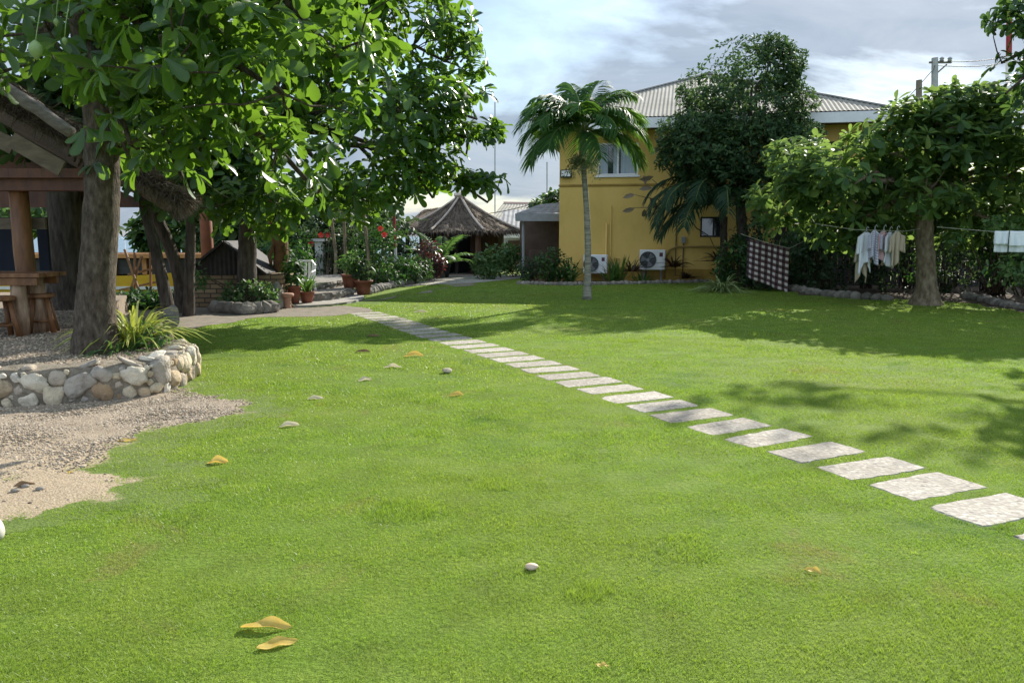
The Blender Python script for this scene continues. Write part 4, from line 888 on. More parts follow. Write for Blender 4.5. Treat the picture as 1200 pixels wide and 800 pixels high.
# things fixed to the wall
u0, z0 = upx(664, 204); fl = thing('flood_light', 'small white flood light on the upper left corner of the yellow wall', 'light', hp(u0, -.1, z0)); mb = MB(); hbox(mb, u0 - .19, u0 + .19, -.16, -.06, z0 - .13, z0 + .13); mb.build('housing', m_black, fl)
mb = MB(); hbox(mb, u0 - .155, u0 + .155, -.172, -.162, z0 - .09, z0 + .10); mb.build('lens', m_white, fl); mb = MB(); hbox(mb, u0 - .03, u0 + .03, -.058, -.002, z0 - .04, z0 + .04); mb.build('bracket', m_black, fl)
pipe = thing('wall_pipe', 'grey pipe bending along the foot of the yellow wall', 'pipe', hp(5, -.06, 1)); 
pz = upx(800, 289)[1]; pu0 = upx(785, 289)[0]; pu1 = upx(835, 289)[0]; mb = MB(); mb.tube([hp(pu0 - .15, -.06, .1), hp(pu0 - .13, -.06, pz - .4), hp(pu0, -.06, pz - .1), hp(pu0 + .25, -.06, pz), hp(pu1, -.06, pz), hp(pu1 + .8, -.06, pz)], .035, 8); mb.build('conduit', M('pipe_paint', [(.22, .15, .05), (.32, .22, .07)], 3, .6), pipe, smooth=True)
u1, z1 = upx(801, 281); mb = MB(); hbox(mb, u1 - .07, u1 + .07, -.10, -.002, z1 - .1, z1 + .1); mb.build('junction_box', m_grey, pipe); mb = MB(); mb.tube([hp(u1, -.04, z1 - .1), hp(u1, -.04, .1)], .018, 6); mb.tube([hp(u1 - .25, -.03, z1 + 2.4), hp(u1 - .24, -.03, .2)], .015, 6); mb.build('cable', m_soffit, pipe)
dp = thing('drain_pipe', 'yellow painted drain pipe running down the wall between the air conditioners', 'pipe', hp(2, 0, 0)); u1, z1 = upx(711, 262); mb = MB(); mb.tube([hp(u1, -.05, z1), hp(u1, -.05, .35), hp(u1 - .12, -.05, .22)], .04, 8); mb.tube([hp(u1 + .14, -.05, z1 + .6), hp(u1 + .14, -.05, .75), hp(u1 + .45, -.05, .74)], .02, 6); mb.build('downpipe', m_yellow, dp, smooth=True)
def ac_unit(label, px, py, sc_=1.0):
    u, z = upx(px, py); W_, H_, D_ = .84 * sc_, .66 * sc_, .32
    a = thing('air_conditioner', label, 'air conditioner', hp(u, -.4, z), 'air conditioner units along the yellow wall'); f0 = -.12 - D_
    mb = MB(); hbox(mb, u - W_ / 2, u + W_ / 2, f0, -.12, z - H_ / 2, z + H_ / 2, .02); body = mb.build('casing', m_white, a)
    fc = (u - W_ * .17, z); fr_ = H_ * .40
    def disc(r0, r1, v, n_=32):
        vs = []; 
        for j in range(n_):
            an = 6.28318 * j / n_
            for r in (r0, r1): vs.append(hp(fc[0] + r * math.cos(an), v, fc[1] + r * math.sin(an)))
        return vs, [(2 * j, 2 * ((j + 1) % n_), 2 * ((j + 1) % n_) + 1, 2 * j + 1) for j in range(n_)]
    mb = MB(); mb.add(*disc(.001, fr_, f0 - .004)); mb.build('fan_opening', m_black, a)
    mb = MB()
    for r in np.linspace(.25, 1, 7): 
        an = np.linspace(0, 6.2832, 30); mb.tube([hp(fc[0] + fr_ * r * math.cos(x), f0 - .03, fc[1] + fr_ * r * math.sin(x)) for x in an], .006 if r < .99 else .012, 4, cap=False)
    for j in range(8): mb.tube([hp(fc[0], f0 - .03, fc[1]), hp(fc[0] + fr_ * math.cos(j * .785), f0 - .03, fc[1] + fr_ * math.sin(j * .785))], .005, 4)
    mb.build('fan_grille', m_grille, a)
    mb = MB(); mb.add(*disc(.001, fr_ * .2, f0 - .042, 16)); mb.build('fan_hub', m_grey, a)
    mb = MB()
    for j in range(3):
        b0 = j * 2.094 + .5; mb.add([hp(fc[0] + fr_ * r * math.cos(b0 + d_), f0 - .012 - .008 * (d_ > 0), fc[1] + fr_ * r * math.sin(b0 + d_)) for r, d_ in ((.18, 0), (.9, -.1), (.92, .75), (.2, .8))], [(0, 1, 2, 3)])
    mb.build('fan_blade', m_grey, a)
    mb = MB(); hbox(mb, u + W_ * .27, u + W_ * .40, f0 - .006, f0 - .002, z + H_ * .16, z + H_ * .36, .002); mb.build('badge', M('dark_red_label', [(.08, .03, .04), (.12, .05, .06)], 3, .6), a)
    mb = MB()
    for s_ in (-.33, .33): hbox(mb, u + W_ * s_ - .03, u + W_ * s_ + .03, f0 + .02, -.003, z - H_ / 2 - .05, z - H_ / 2 - .003); hbox(mb, u + W_ * s_ - .03, u + W_ * s_ + .03, -.06, -.003, z - H_ / 2 - .35, z - H_ / 2 - .055)
    mb.build('bracket', m_grey, a)
ac_unit('white air conditioner half hidden by the palm trunk and low leaves', 699, 309, .95)
ac_unit('white air conditioner in full view on the yellow wall, right of the palm trunk', 765, 304, 1.0)

# edging along the house bed
def edging(name, label, pts, seed, sz=.16):
    r_ = resample(np.array([gp(*p)[:2] for p in pts]), sz * 1.5); root = thing(name, label, 'stone edging', (*r_[0], 0)); mb = MB(); q = np.random.default_rng(seed)
    for i, p in enumerate(r_): mb.rock((p[0], p[1], sz * .35), (sz * q.uniform(.8, 1.2), sz * q.uniform(.6, .9), sz * q.uniform(.6, .95)), seed * 100 + i, 2)
    mb.build('stones', m_rockA, root, smooth=False); return r_
edging('stone_edging', 'line of low stones edging the bed under the yellow wall', [(608, 333), (660, 334.5), (720, 333.5), (780, 332), (830, 331)], 3, .10)
sheet('flower_bed', jag(pxpoly([(606, 332), (660, 333), (780, 330.5), (860, 331), (900, 326), (830, 322), (660, 322), (625, 326)]), .3, .05, 14), .006, M('leaf_litter', [(.06, .03, .018), (.14, .07, .04), (.2, .12, .08)], 9, 1, .7, 40))
edging('stone_edging', 'pale stone edging in front of the hibiscus shrubs', [(428, 345), (455, 338), (480, 333), (505, 327), (520, 325)], 4, .17)
edging('stone_edging', 'grey stone edging of the shaded bed at the far right', [(1262, 372), (1215, 366), (1170, 358), (1148, 352), (1130, 349)], 5, .13)
edging('stone_edging', 'dark stone edging under the plaid blanket', [(925, 340), (960, 346), (1000, 350), (1040, 352)], 6, .15)
edging('stone_edging', 'stone edging below the shrubs beside the thatched hut', [(570, 318), (590, 316), (608, 314.5)], 7, .16)

# ================================================================== plants
def shrub(name, label, px, py, blobs, n, L, tpl, m_leaf, seed, cat='shrub', stems=6, group=None, per=5, flowers=None, stem_mat=None):
    b = gp(px, py); root = thing(name, label, cat, b, group); P, O = blob_points(blobs, n, .3, 0, 2.5, seed); P[:, 2] = np.maximum(P[:, 2], .06)
    V, F = rosettes(P, O, per, L, tpl, seed, .4, (-.2, .9), droop=.1); npmesh('foliage', V, F, m_leaf, root)
    q = np.random.default_rng(seed); mb = MB()
    for p in P[q.permutation(len(P))[:stems * 3]]: mb.tube(curve(b + q.normal(size=3) * np.array([.12, .12, 0]), p, 5, (0, 0, .1), .02, int(q.integers(1e5))), [.02, .016, .013, .01, .005], 5, cap=False)
    mb.build('stem', stem_mat or m_twig, root)
    if flowers:
        for fx, fy, fY in flowers:
            c = at(fx, fy, fY); V = []; F = []
            D = []; 
            for k in range(5): a = k * 1.2566 + .3; D.append((math.cos(a), -.55, math.sin(a)))
            V, F = leaves(np.repeat(c[None], 5, 0), np.array(D), np.repeat([[0, -1., 0.1]], 5, 0), np.full(5, .10), T_OVAL, 2.0); npmesh('flower', V, F, m_redflower, root)
    return root
def strap(name, label, base, n, L, wd, m_leaf, seed, cat='plant', group=None, **kw):
    root = tag(npmesh(name, *strap_leaves(base, n, L, wd, seed=seed, **kw), m_leaf, origin=base), label, cat, group); return root
# on the planter
b = gp(158, 406, TZ); strap('spider_plant', 'big yellow-striped strap-leaved plant arching over the planter wall', (b[0], b[1], TZ), 170, .92, .030, m_varieg, 1, arch=1.0, up=(.7, 1.45), rad=.12)
b = gp(138, 412, TZ); strap('strap_plant', 'darker low leafy clump at the foot of the big tree', (b[0], b[1], TZ), 70, .42, .024, m_shrub_pale, 2, arch=.9, up=(.3, 1.3), rad=.16)
b = gp(205, 408, TZ); root = shrub('creeper_plant', 'small green leafy plant spilling beside the striped one on the wall', 140, 400, [(b[0] - .45, b[1] + .15, TZ + .12, .3, .2, .14), (b[0] - .2, b[1], TZ + .08, .2, .15, .1)], 60, .09, T_OVAL, m_shrub_pale, 5, 'plant')
b = gp(201, 385); mb = MB(); mb.rock((b[0], b[1], .18), (.14, .12, .20), 41, 3, .14); tag(mb.build('garden_boulder', m_rockA, origin=b, smooth=True), 'pale upright boulder behind the striped plant', 'rock')
# house bed, left to right
hb = lambda px, Y=25.8: at(px, 300, Y)[0]
def sb(px, Y, z, rx, ry, rz): return (at(px, 300, Y)[0], Y, z, rx, ry, rz)
shrub('round_shrub', 'dark rounded shrub at the left end of the house bed', 622, 327, [sb(622, 25.6, .45, .5, .4, .45)], 200, .10, T_OVAL, m_leafD, 11)
shrub('leafy_shrub', 'light green feathery shrub in front of the house corner', 645, 329, [sb(645, 25.2, .6, .5, .4, .6), sb(660, 25.2, .5, .4, .3, .5)], 190, .17, T_DIA, m_shrub, 12)
strap('cordyline', 'green long-leaved plant leaning over the bed at the house corner', (hb(667), 25.5, 0.05), 46, 1.15, .06, m_strap, 13, arch=.5, up=(.5, 1.4), rad=.18)
strap('cordyline', 'green bladed plant in front of the half hidden air conditioner', (hb(716), 25.7, 0.05), 44, .95, .05, m_strap, 14, arch=.5, up=(.6, 1.5), rad=.16)
strap('cordyline', 'tall green bladed plant between the two air conditioners', (hb(727), 25.9, 0.05), 40, 1.15, .05, m_strap, 15, arch=.35, up=(.9, 1.5), rad=.2)
strap('cordyline', 'dark reddish bladed plant just left of the full-view air conditioner', (hb(740), 25.8, .35), 44, .7, .06, m_red_leaf, 16, arch=.7, up=(.2, 1.4), rad=.18)
strap('cordyline', 'dark red plant overlapping the right edge of the full-view air conditioner', (hb(789), 25.7, .5), 60, .75, .055, m_red_leaf, 17, arch=.8, up=(.2, 1.4), rad=.1)
strap('cordyline', 'small low reddish plant under the grey pipe', (hb(806), 25.9, .12), 40, .5, .05, m_red_leaf, 18, arch=.6, up=(.3, 1.4), rad=.15)
strap('cordyline', 'red tufted plant below the dark window', (hb(838), 25.4, .7), 52, .75, .06, m_red_leaf, 19, arch=.8, up=(.2, 1.4), rad=.16)
strap('cordyline', 'low green grassy tuft under the air conditioners', (hb(752), 25.6, .03), 44, .6, .04, m_strap, 20, arch=.6, up=(.6, 1.5), rad=.35)
b = gp(845, 342); strap('spider_plant', 'pale green striped tuft at the shaded lawn edge before the house', (b[0], b[1], .02), 110, .95, .05, m_varieg, 21, arch=1.0, up=(.3, 1.4), rad=.18)
m_varieg2 = LM('pale_strap_leaf', [(.10, .16, .05), (.2, .26, .09), (.32, .34, .14)], (.25, .32, .1), .25, .5); bpy.data.objects['spider_plant.001'].data.materials[0] = m_varieg2
# dark shrubs under the dense tree and along the right boundary
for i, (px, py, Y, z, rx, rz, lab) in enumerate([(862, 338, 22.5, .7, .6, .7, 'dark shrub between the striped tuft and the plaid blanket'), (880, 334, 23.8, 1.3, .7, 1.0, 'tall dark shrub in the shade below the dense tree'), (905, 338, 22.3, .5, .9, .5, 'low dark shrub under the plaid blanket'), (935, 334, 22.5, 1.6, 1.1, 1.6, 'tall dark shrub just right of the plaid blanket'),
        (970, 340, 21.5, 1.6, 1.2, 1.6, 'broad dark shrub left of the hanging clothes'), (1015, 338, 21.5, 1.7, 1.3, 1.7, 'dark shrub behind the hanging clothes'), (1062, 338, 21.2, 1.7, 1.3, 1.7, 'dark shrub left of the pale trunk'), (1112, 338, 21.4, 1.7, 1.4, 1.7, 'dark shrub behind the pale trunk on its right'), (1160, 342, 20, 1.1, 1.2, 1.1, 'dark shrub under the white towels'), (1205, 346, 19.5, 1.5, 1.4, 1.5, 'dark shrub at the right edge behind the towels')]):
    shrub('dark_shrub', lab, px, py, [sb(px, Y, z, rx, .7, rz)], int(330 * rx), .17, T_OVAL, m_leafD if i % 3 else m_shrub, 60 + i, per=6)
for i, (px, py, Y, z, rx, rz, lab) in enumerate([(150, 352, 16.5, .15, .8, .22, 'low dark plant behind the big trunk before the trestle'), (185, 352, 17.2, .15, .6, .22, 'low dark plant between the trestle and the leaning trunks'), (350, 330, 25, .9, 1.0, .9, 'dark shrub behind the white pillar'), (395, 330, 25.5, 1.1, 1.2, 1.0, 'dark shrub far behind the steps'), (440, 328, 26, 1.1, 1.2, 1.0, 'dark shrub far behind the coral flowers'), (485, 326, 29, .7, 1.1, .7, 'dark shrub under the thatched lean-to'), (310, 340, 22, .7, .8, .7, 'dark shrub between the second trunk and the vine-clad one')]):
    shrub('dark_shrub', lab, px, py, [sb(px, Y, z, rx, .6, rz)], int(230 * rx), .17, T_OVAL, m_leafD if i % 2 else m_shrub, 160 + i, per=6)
shrub('yellow_shrub', 'sunlit yellow-green leafy shrub above the white towels', 1165, 345, [(at(1180, 263, 15.6)[0], 15.6, at(1180, 262, 15.6)[2], .55, .35, .16), (at(1120, 280, 15.6)[0], 15.6, at(1120, 278, 15.6)[2], .25, .2, .2), (at(1190, 312, 15.2)[0], 15.2, .95, .5, .3, .3)], 90, .16, T_MID, m_shrub_pale, 75)
fen = thing('wooden_fence', 'dark plank fence in the shade behind the laundry', 'fence', (11, 24.5, 0)); mb = MB(); q = np.random.default_rng(5)
for i in range(70): mb.box((8.2 + i * .17, 24.6 - i * .03, .95), (.155, .03, 1.9 + q.uniform(-.04, .04)), 0)
mb.build('planks', M('dark_plank', [(.02, .018, .016), (.05, .045, .04)], 3, .9, stretch=(3, 3, .5)), fen); mb = MB(); mb.beam((8.1, 24.65, .5), (20.1, 22.6, .5), .06, .09); mb.beam((8.1, 24.65, 1.5), (20.1, 22.6, 1.5), .06, .09); mb.build('rail', m_bark_dark, fen)

# ================================================================== laundry
lA = at(868, 274, 20.6); lB = at(925, 291, 19.9)
ln = thing('clothes_line', 'short line carrying the plaid blanket from the dark shrub', 'clothes line', lA); mb = MB(); lC = at(985, 262, 18.4); mb.tube([lA, (lA + lB) / 2 - [0, 0, .03], lB, lC], .006, 5); mb.build('cord', m_rope, ln)
cA = at(876, 279, 20.5) - [0, 0, .01]; cB = at(925, 291, 19.9) - [0, 0, .01]
tag(cloth_mesh('plaid_blanket', cA, cB, lambda u: .98 + .12 * u, 30, 24, .05, m_plaid, None, cA, .0, 2), 'brown and white plaid blanket hanging on a line', 'blanket')
l1 = at(1001, 268, 16.9); l2 = at(1060, 270, 16.7); l0 = at(955, 262, 17.0); l3 = at(1078, 268, 17.0)
ln = thing('clothes_line', 'line with shirts on hangers left of the pale trunk', 'clothes line', l0); mb = MB(); mb.tube([l0, l1 + [0, 0, -.02], l2 + [0, 0, -.02], l3], .006, 5); mb.build('cord', m_rope, ln)
def shirt(label, x0, x1, y0, y1, Y, mt, seed, long_=None, rot=0):
    a = at(x0, y0, Y); b = at(x1, y0, Y + rot); bot = at((x0 + x1) / 2, y1, Y)[2]; c = (a + b) / 2
    root = thing('shirt', label, 'shirt', (c[0], c[1], a[2]), 'clothes hanging left of the pale trunk')
    H = a[2] - bot; d = b - a; 
    # rounded shoulders, side sleeves, wavy hem
    o = cloth_mesh('body', a, b, lambda u: H * (.88 + .12 * math.sin(u * 6 + seed)), 18, 18, .05, mt, root, None, -.07, seed, .015, .15)
    for s_, e in ((0, a), (1, b)):
        sv = d / np.linalg.norm(d) * (.05 if s_ else -.05); p = e + sv * .1; cloth_mesh('sleeve', p - sv * .6 + [0, -.03, .01], p + sv * 1.2 + [0, -.05, -.03], H * .45, 6, 8, .03, mt, root, None, 0, seed + 3, .015, .3)
    mb = MB(); top = c + np.array([0, 0, .1]); mb.tube([a + [0, 0, .0], top, b + [0, 0, .0]], .007, 5); mb.tube([top, top + [0, 0, .05], top + [.03, 0, .09], top + [.05, 0, .05]], .006, 5); mb.build('hanger', m_offwhite, root)
shirt('white long shirt at the left end of the hanging clothes', 1008, 1022, 276, 322, 16.9, m_shirt, 1)
shirt('khaki cloth showing below the leftmost white shirt', 1006, 1017, 284, 332, 17.05, m_khaki, 2)
shirt('pale grey striped shirt in the middle of the hanging clothes', 1020, 1030, 274, 313, 16.8, m_bluestripe, 3)
shirt('pink striped shirt among the hanging clothes', 1031, 1040, 274, 315, 16.8, m_pinkstripe, 4, rot=.15)
shirt('narrow white shirt between the pink one and the tan one', 1039, 1046, 276, 317, 16.75, m_shirt, 5, rot=.2)
shirt('tan patterned shirt at the right end of the hanging clothes', 1046, 1056, 275, 318, 16.7, m_khaki, 6)
t0 = at(1098, 266, 15.5); t1 = at(1166, 271, 14.4); t2 = at(1275, 271, 13.6)
ln = thing('clothes_line', 'line with white towels at the right edge', 'clothes line', t0); mb = MB(); mb.tube([t0, t1 - [0, 0, .01], (t1 + t2) / 2 - [0, 0, .02], t2], .006, 5); mb.build('cord', m_rope, ln)
def towel(label, x0, x1, yb, yb2, Y, sd_):
    a = at(x0, 270.5, Y); b = at(x1, 270.5, Y - .12); H = a[2] - at(x0, yb, Y)[2]; H2 = a[2] - at(x0, yb2, Y)[2]; root = thing('towel', label, 'towel', a, 'white towels on the line')
    cloth_mesh('front_fold', a, b, H, 14, 12, .018, m_towel, root, None, .005, sd_, .014); cloth_mesh('back_fold', a + [.05, .07, -.005], b + [.05, .07, -.005], H2, 14, 12, .018, m_towel, root, None, .005, sd_ + 4, .014)
towel('white towel folded over the line, left one of those at the right edge', 1166, 1182, 286, 295, 14.3, 2); towel('white towel folded over the line, touching the right edge of the picture', 1183.5, 1206, 288, 295, 14.15, 5)

# ================================================================== THATCHED PAVILION
pav = thing('thatched_pavilion', 'thatched open pavilion with red-brown timber frame at the left edge', 'pavilion', at(36, 392, 10.3) * [1, 1, 0] + [0, 0, TZ])
q = np.random.default_rng(17)
e0 = at(218, 226, 9.6); r0 = at(-260, -70, 9.6); slope = unit((e0 - r0)[None])[0]; back = np.array([-.46, 1, 0]); back = back / np.linalg.norm(back); dpt = 4.4
nrm = np.cross(slope, back); nrm = nrm if nrm[2] > 0 else -nrm; LS = np.linalg.norm(e0 - r0)
mb = MB(); th = .40; m1, m2 = 40, 16; grid = []
for side in (0, 1):
    for i in range(m1 + 1):
        for j in range(m2 + 1):
            p = r0 + slope * LS * i / m1 + back * dpt * j / m2 - nrm * th * side * (1 - .62 * i / m1); grid.append(p + nrm * (.03 * q.normal() if side == 0 else .02 * q.normal()))
K = (m1 + 1) * (m2 + 1); ix = lambda s_, i, j: s_ * K + i * (m2 + 1) + j; fs = []
for i in range(m1):
    for j in range(m2): fs += [(ix(0, i, j), ix(0, i + 1, j), ix(0, i + 1, j + 1), ix(0, i, j + 1)), (ix(1, i, j), ix(1, i, j + 1), ix(1, i + 1, j + 1), ix(1, i + 1, j))]
for i in range(m1):
    for j in (0, m2): fs.append((ix(0, i, j), ix(1, i, j), ix(1, i + 1, j), ix(0, i + 1, j)))
for j in range(m2):
    for i in (0, m1): fs.append((ix(0, i, j), ix(0, i, j + 1), ix(1, i, j + 1), ix(1, i, j)))
mb.add(grid, fs)
n = 8200; u = q.uniform(.1, 1, n); P = r0 + slope * (LS * u)[:, None] - nrm * (th * (1 - .62 * u) * q.uniform(0, 1.15, n))[:, None] + back * (q.uniform(-.02, .02, n))[:, None]
strands(mb, P, unit(slope * .6 + np.array([0, -.35, -.35]) + q.normal(size=(n, 3)) * .6), .24, .006, q)
n = 4200; P = e0 + back * (dpt * q.uniform(0, 1, n))[:, None] - nrm * (th * .35 * q.uniform(0, 1, n))[:, None]; strands(mb, P, unit(slope + q.normal(size=(n, 3)) * .35 + [0, 0, -.3]), .22, .007, q)
n = 2600; P = r0 + slope * (LS * q.uniform(0, 1, n))[:, None] + back * (dpt * q.uniform(0, 1, n))[:, None]; strands(mb, P, unit(slope + nrm * .12 + q.normal(size=(n, 3)) * .12), .35, .007, q)
rf = mb.build('thatch', m_thatch, pav)
mb = MB(); a = at(-60, 62, 9.35); b = at(84, 157, 9.35); mb.tube(curve(a, b, 12, (0, 0, .02), .008, 3), list(np.linspace(.085, .07, 12)), 12, jit=.05); mb.build('ridge_log', M('grey_log', [(.12, .10, .085), (.26, .235, .21)], 5, .9, .5, 14, (1, 4, 4)), rf, smooth=True)
def board(a, b, Y, wd, name='fascia_board'): mb = MB(); mb.beam(at(*a, Y), at(*b, Y), .035, wd, up=(0, 0, 1)); mb.build(name, m_woodgrey, pav)
board((-60, 134), (16, 172), 9.5, .19); board((14, 164), (73, 198), 9.44, .19)
mb = MB(); mb.beam(at(-120, 212, 10.2), at(118, 212, 10.2), .14, .26); mb.build('beam', m_woodred, pav); mb = MB(); mb.beam(at(-120, 203, 10.05), at(105, 203, 10.05), .06, .12); mb.build('beam', m_woodred, pav)
for k_ in range(1, 5):
    a = r0 + slope * LS * .2 + back * (.5 + k_ * .8) - nrm * (th + .05); b = r0 + slope * LS * .72 + back * (.5 + k_ * .8) - nrm * (th * .6 + .05); mb = MB(); mb.beam(a, b, .07, .12); mb.build('rafter', m_soffit, pav)
mb = MB(); mb.add([(-6.2, 13.3, 2.0), (-11, 13.3, 2.0), (-11, 13.3, 4.3), (-6.2, 13.3, 2.12), (-6.2, 13.36, 2.0), (-11, 13.36, 2.0), (-11, 13.36, 4.3), (-6.2, 13.36, 2.12)], [(0, 1, 2, 3), (7, 6, 5, 4), (0, 4, 5, 1), (1, 5, 6, 2), (2, 6, 7, 3), (3, 7, 4, 0)]); mb.build('gable_board', m_woodred, pav)
def post(px, Y, rad_, ztop, py=390): 
    b = at(px, py, Y); mb = MB(); mb.tube([(b[0], Y, TZ - .1), (b[0] + .01, Y, TZ + .6), (b[0], Y, (TZ + ztop) / 2), (b[0] - .01, Y, ztop)], [rad_ * 1.1, rad_, rad_, rad_ * .95], 12, jit=.06, seed=px); mb.build('post', m_woodorange, pav, smooth=True)
post(36, 10.3, .115, 2.3); post(-130, 10.3, .115, 2.3); post(96, 13.6, .10, 2.15)
mb = MB(); mb.beam(at(-60, 262, 10.5), at(54, 262, 10.5), .05, .15); mb.build('rail', m_woodgrey, pav)
mb = MB(); a = at(-70, 295, 11.3); b = at(24, 295, 11.3); mb.box(((a[0] + b[0]) / 2, 11.3, 1.42), (b[0] - a[0], .05, .75)); mb.build('screen_panel', m_navy, pav)
mb = MB(); a = at(46, 295, 11.3); b = at(58, 295, 11.3); mb.box(((a[0] + b[0]) / 2, 11.3, 1.42), (b[0] - a[0], .05, .75)); mb.build('screen_panel', m_navy, pav)
# high table and stools
tz1 = at(30, 322, 9.75)[2]
tab = thing('bar_table', 'plank-topped bar table on thick peeled log legs under the thatch', 'table', at(10, 392, 9.75) * [1, 1, 0] + [0, 0, TZ])
mb = MB(); x0 = at(-80, 320, 9.75)[0]; x1 = at(57, 320, 9.75)[0]
for i in range(4): mb.box(((x0 + x1) / 2, 9.62 + i * .145, tz1), (x1 - x0 + .02 * (i % 2), .138, .05))
mb.build('table_top', m_woodorange, tab); mb = MB(); mb.box(((x0 + x1) / 2, 9.6, tz1 - .075), (x1 - x0 - .1, .05, .09)); mb.box(((x0 + x1) / 2, 10.02, tz1 - .075), (x1 - x0 - .1, .05, .09)); mb.build('apron', m_woodorange, tab)
for px, Y in ((26, 9.68), (49, 9.98), (-60, 9.68), (-55, 9.98)):
    b = at(px, 390, Y)[0]; mb = MB(); mb.tube([(b, Y, TZ), (b + .015, Y, TZ + .25), (b - .01, Y, TZ + .5), (b, Y, tz1 - .03)], [.095, .085, .09, .08], 12, jit=.08, seed=px); mb.build('leg', m_log, tab, smooth=True)
st = thing('wooden_stool', 'wooden stool with splayed legs at the end of the bar table', 'stool', (0, 0, 0), 'wooden stools at the bar table')
mb = MB(); mb.lathe((0, 0, .44), [(.15, 0), (.165, .012), (.165, .045), (.15, .058)], 14); mb.build('seat', m_woodorange, st)
for a in (.785, 2.356, 3.927, 5.498):
    mb = MB(); mb.tube([(math.cos(a) * .10, math.sin(a) * .10, .44), (math.cos(a) * .19, math.sin(a) * .19, 0)], [.028, .034], 8); mb.build('leg', m_woodorange, st, smooth=True)
mb = MB(); pts = [(math.cos(a) * .155, math.sin(a) * .155, .15) for a in (.785, 2.356, 3.927, 5.498, .785)]
for a, b in zip(pts[:-1], pts[1:]): mb.tube([a, b], .016, 6)
mb.build('stretcher', m_woodorange, st, smooth=True)
p = gp(51, 389, TZ); st.location = (p[0], p[1], TZ); st.rotation_euler = (0, 0, .4)
p = gp(4, 395, TZ); dup(st, (p[0], p[1], TZ), .9, 'wooden stool at the left edge in front of the bar table'); p = gp(40, 376, TZ); dup(st, (p[0], p[1], TZ), .1, 'wooden stool half hidden behind the log table leg')

# ================================================================== boat on the shore beyond
BY = 24.5; bx0 = at(-40, 300, BY)[0]; bx1 = at(262, 300, BY)[0]
boat = thing('wooden_boat', 'yellow wooden boat with an orange cabin beached behind the planter', 'boat', ((bx0 + bx1) / 2, BY, beach((bx0 + bx1) / 2, BY))); mb = MB()
z0 = -1.2; zt = at(0, 322, BY)[2]; zr = at(0, 299, BY)[2]; sec = []
for i in range(17):
    t = i / 16; x = bx0 - .6 + (bx1 - bx0 + 1.2) * t; wy = .9 * math.sin(math.pi * min(max(t, .02), .98)) ** .5; sh = .5 * abs(2 * t - 1) ** 3; sec += [(x, BY - wy, zt + sh), (x, BY - wy * .85, z0 + .25 + sh * .5), (x, BY, z0 + sh), (x, BY + wy * .85, z0 + .25 + sh * .5), (x, BY + wy, zt + sh)]
mb.add(sec, [(i * 5 + j, i * 5 + j + 1, i * 5 + 6 + j, i * 5 + 5 + j) for i in range(16) for j in range(4)] + [(i * 5, i * 5 + 5, i * 5 + 9, i * 5 + 4) for i in range(16)]); mb.build('hull', m_boat, boat)
mb = MB(); mb.box(((bx0 + bx1) / 2, BY, zr), (bx1 - bx0, 1.9, .13)); mb.build('cabin_roof', m_boatwood, boat)
mb = MB(); mb.box(((bx0 + bx1) / 2, BY, (zt + zr) / 2 - .02), (bx1 - bx0 - .4, 1.3, zr - zt - .1)); mb.build('cabin', m_black, boat)
for i in range(9): mb = MB(); x = bx0 + .25 + (bx1 - bx0 - .5) * i / 8; mb.box((x, BY - .72, (zt + zr) / 2), (.14, .10, zr - zt - .1)); mb.build('cabin_post', m_boatwood, boat)
mb = MB(); mb.beam((bx0 - .3, BY - .84, zt - .35), (bx1 + .3, BY - .84, zt - .35), .05, .09); mb.build('rubbing_strake', m_offwhite, boat)
tr = thing('wooden_trestle', 'orange crossed timber trestle standing before the yellow boat', 'trestle', at(165, 340, 21.5)); mb = MB()
for i_, (a, b) in enumerate((((146, 292), (166, 350)), ((166, 300), (150, 350)), ((158, 296), (158, 350)), ((176, 296), (177, 350)), ((150, 322), (190, 312)), ((185, 330), (140, 340)))): mb.beam(at(*a, 21.5 + .1 * i_), at(*b, 21.5 + .1 * i_), .05, .06)
mb.build('timbers', m_woodorange, tr)
lp = at(146, 281, 60); lamp = thing('street_lamp', 'thin white street lamp far off against the pale sky', 'street lamp', (lp[0], 60, -1.7)); mb = MB(); mb.tube([(lp[0], 60, -1.8), (lp[0], 60, lp[2])], [.09, .05], 8); mb.tube([(lp[0], 60, lp[2]), (lp[0] - .25, 60, lp[2] + .15), (lp[0] - .55, 60, lp[2] + .12)], .04, 6); mb.build('pole', m_white, lamp); mb = MB(); mb.box((lp[0] - .6, 60, lp[2] + .1), (.4, .14, .07)); mb.build('lamp_head', m_white, lamp)

# ================================================================== brick oven hut
ob = gp(272, 361); oY = ob[1] + .2
ov = thing('brick_oven_hut', 'low brick hut with a black ribbed gable beside the leafy rock ring', 'hut', ob); xL = at(226, 330, oY)[0]; xR = at(330, 330, oY)[0]; zE = at(0, 321, oY)[2]; zA = at(0, 287, oY)[2]; xm = at(265, 300, oY)[0]
mb = MB(); mb.box(((xL + xR) / 2, oY + .6, zE / 2), (xR - xL, 1.2, zE), ch=.01); mb.build('wall', m_brick, ov)
mb = MB(); xe = at(226, 300, oY)[0] - .12; x2 = xm + (xm - xe); m_ = 34; vs = []; fs = []
for i in range(m_ + 1):
    x = xe + (x2 - xe) * i / m_; zt_ = zE + .04 + (zA - zE) * (1 - abs(x - xm) / (x2 - xm)); y_ = oY - .06 - .02 * (i % 2); vs += [(x, y_, zE - .02), (x, y_, zt_), (x, y_ + .03, zt_), (x, y_ + .03, zE - .02)]
for i in range(m_): fs += [(4 * i + j, 4 * i + 4 + j, 4 * i + 4 + (j + 1) % 4, 4 * i + (j + 1) % 4) for j in range(4)]
mb.add(vs, fs); mb.build('gable', m_roofdark, ov)
mb = MB(); 
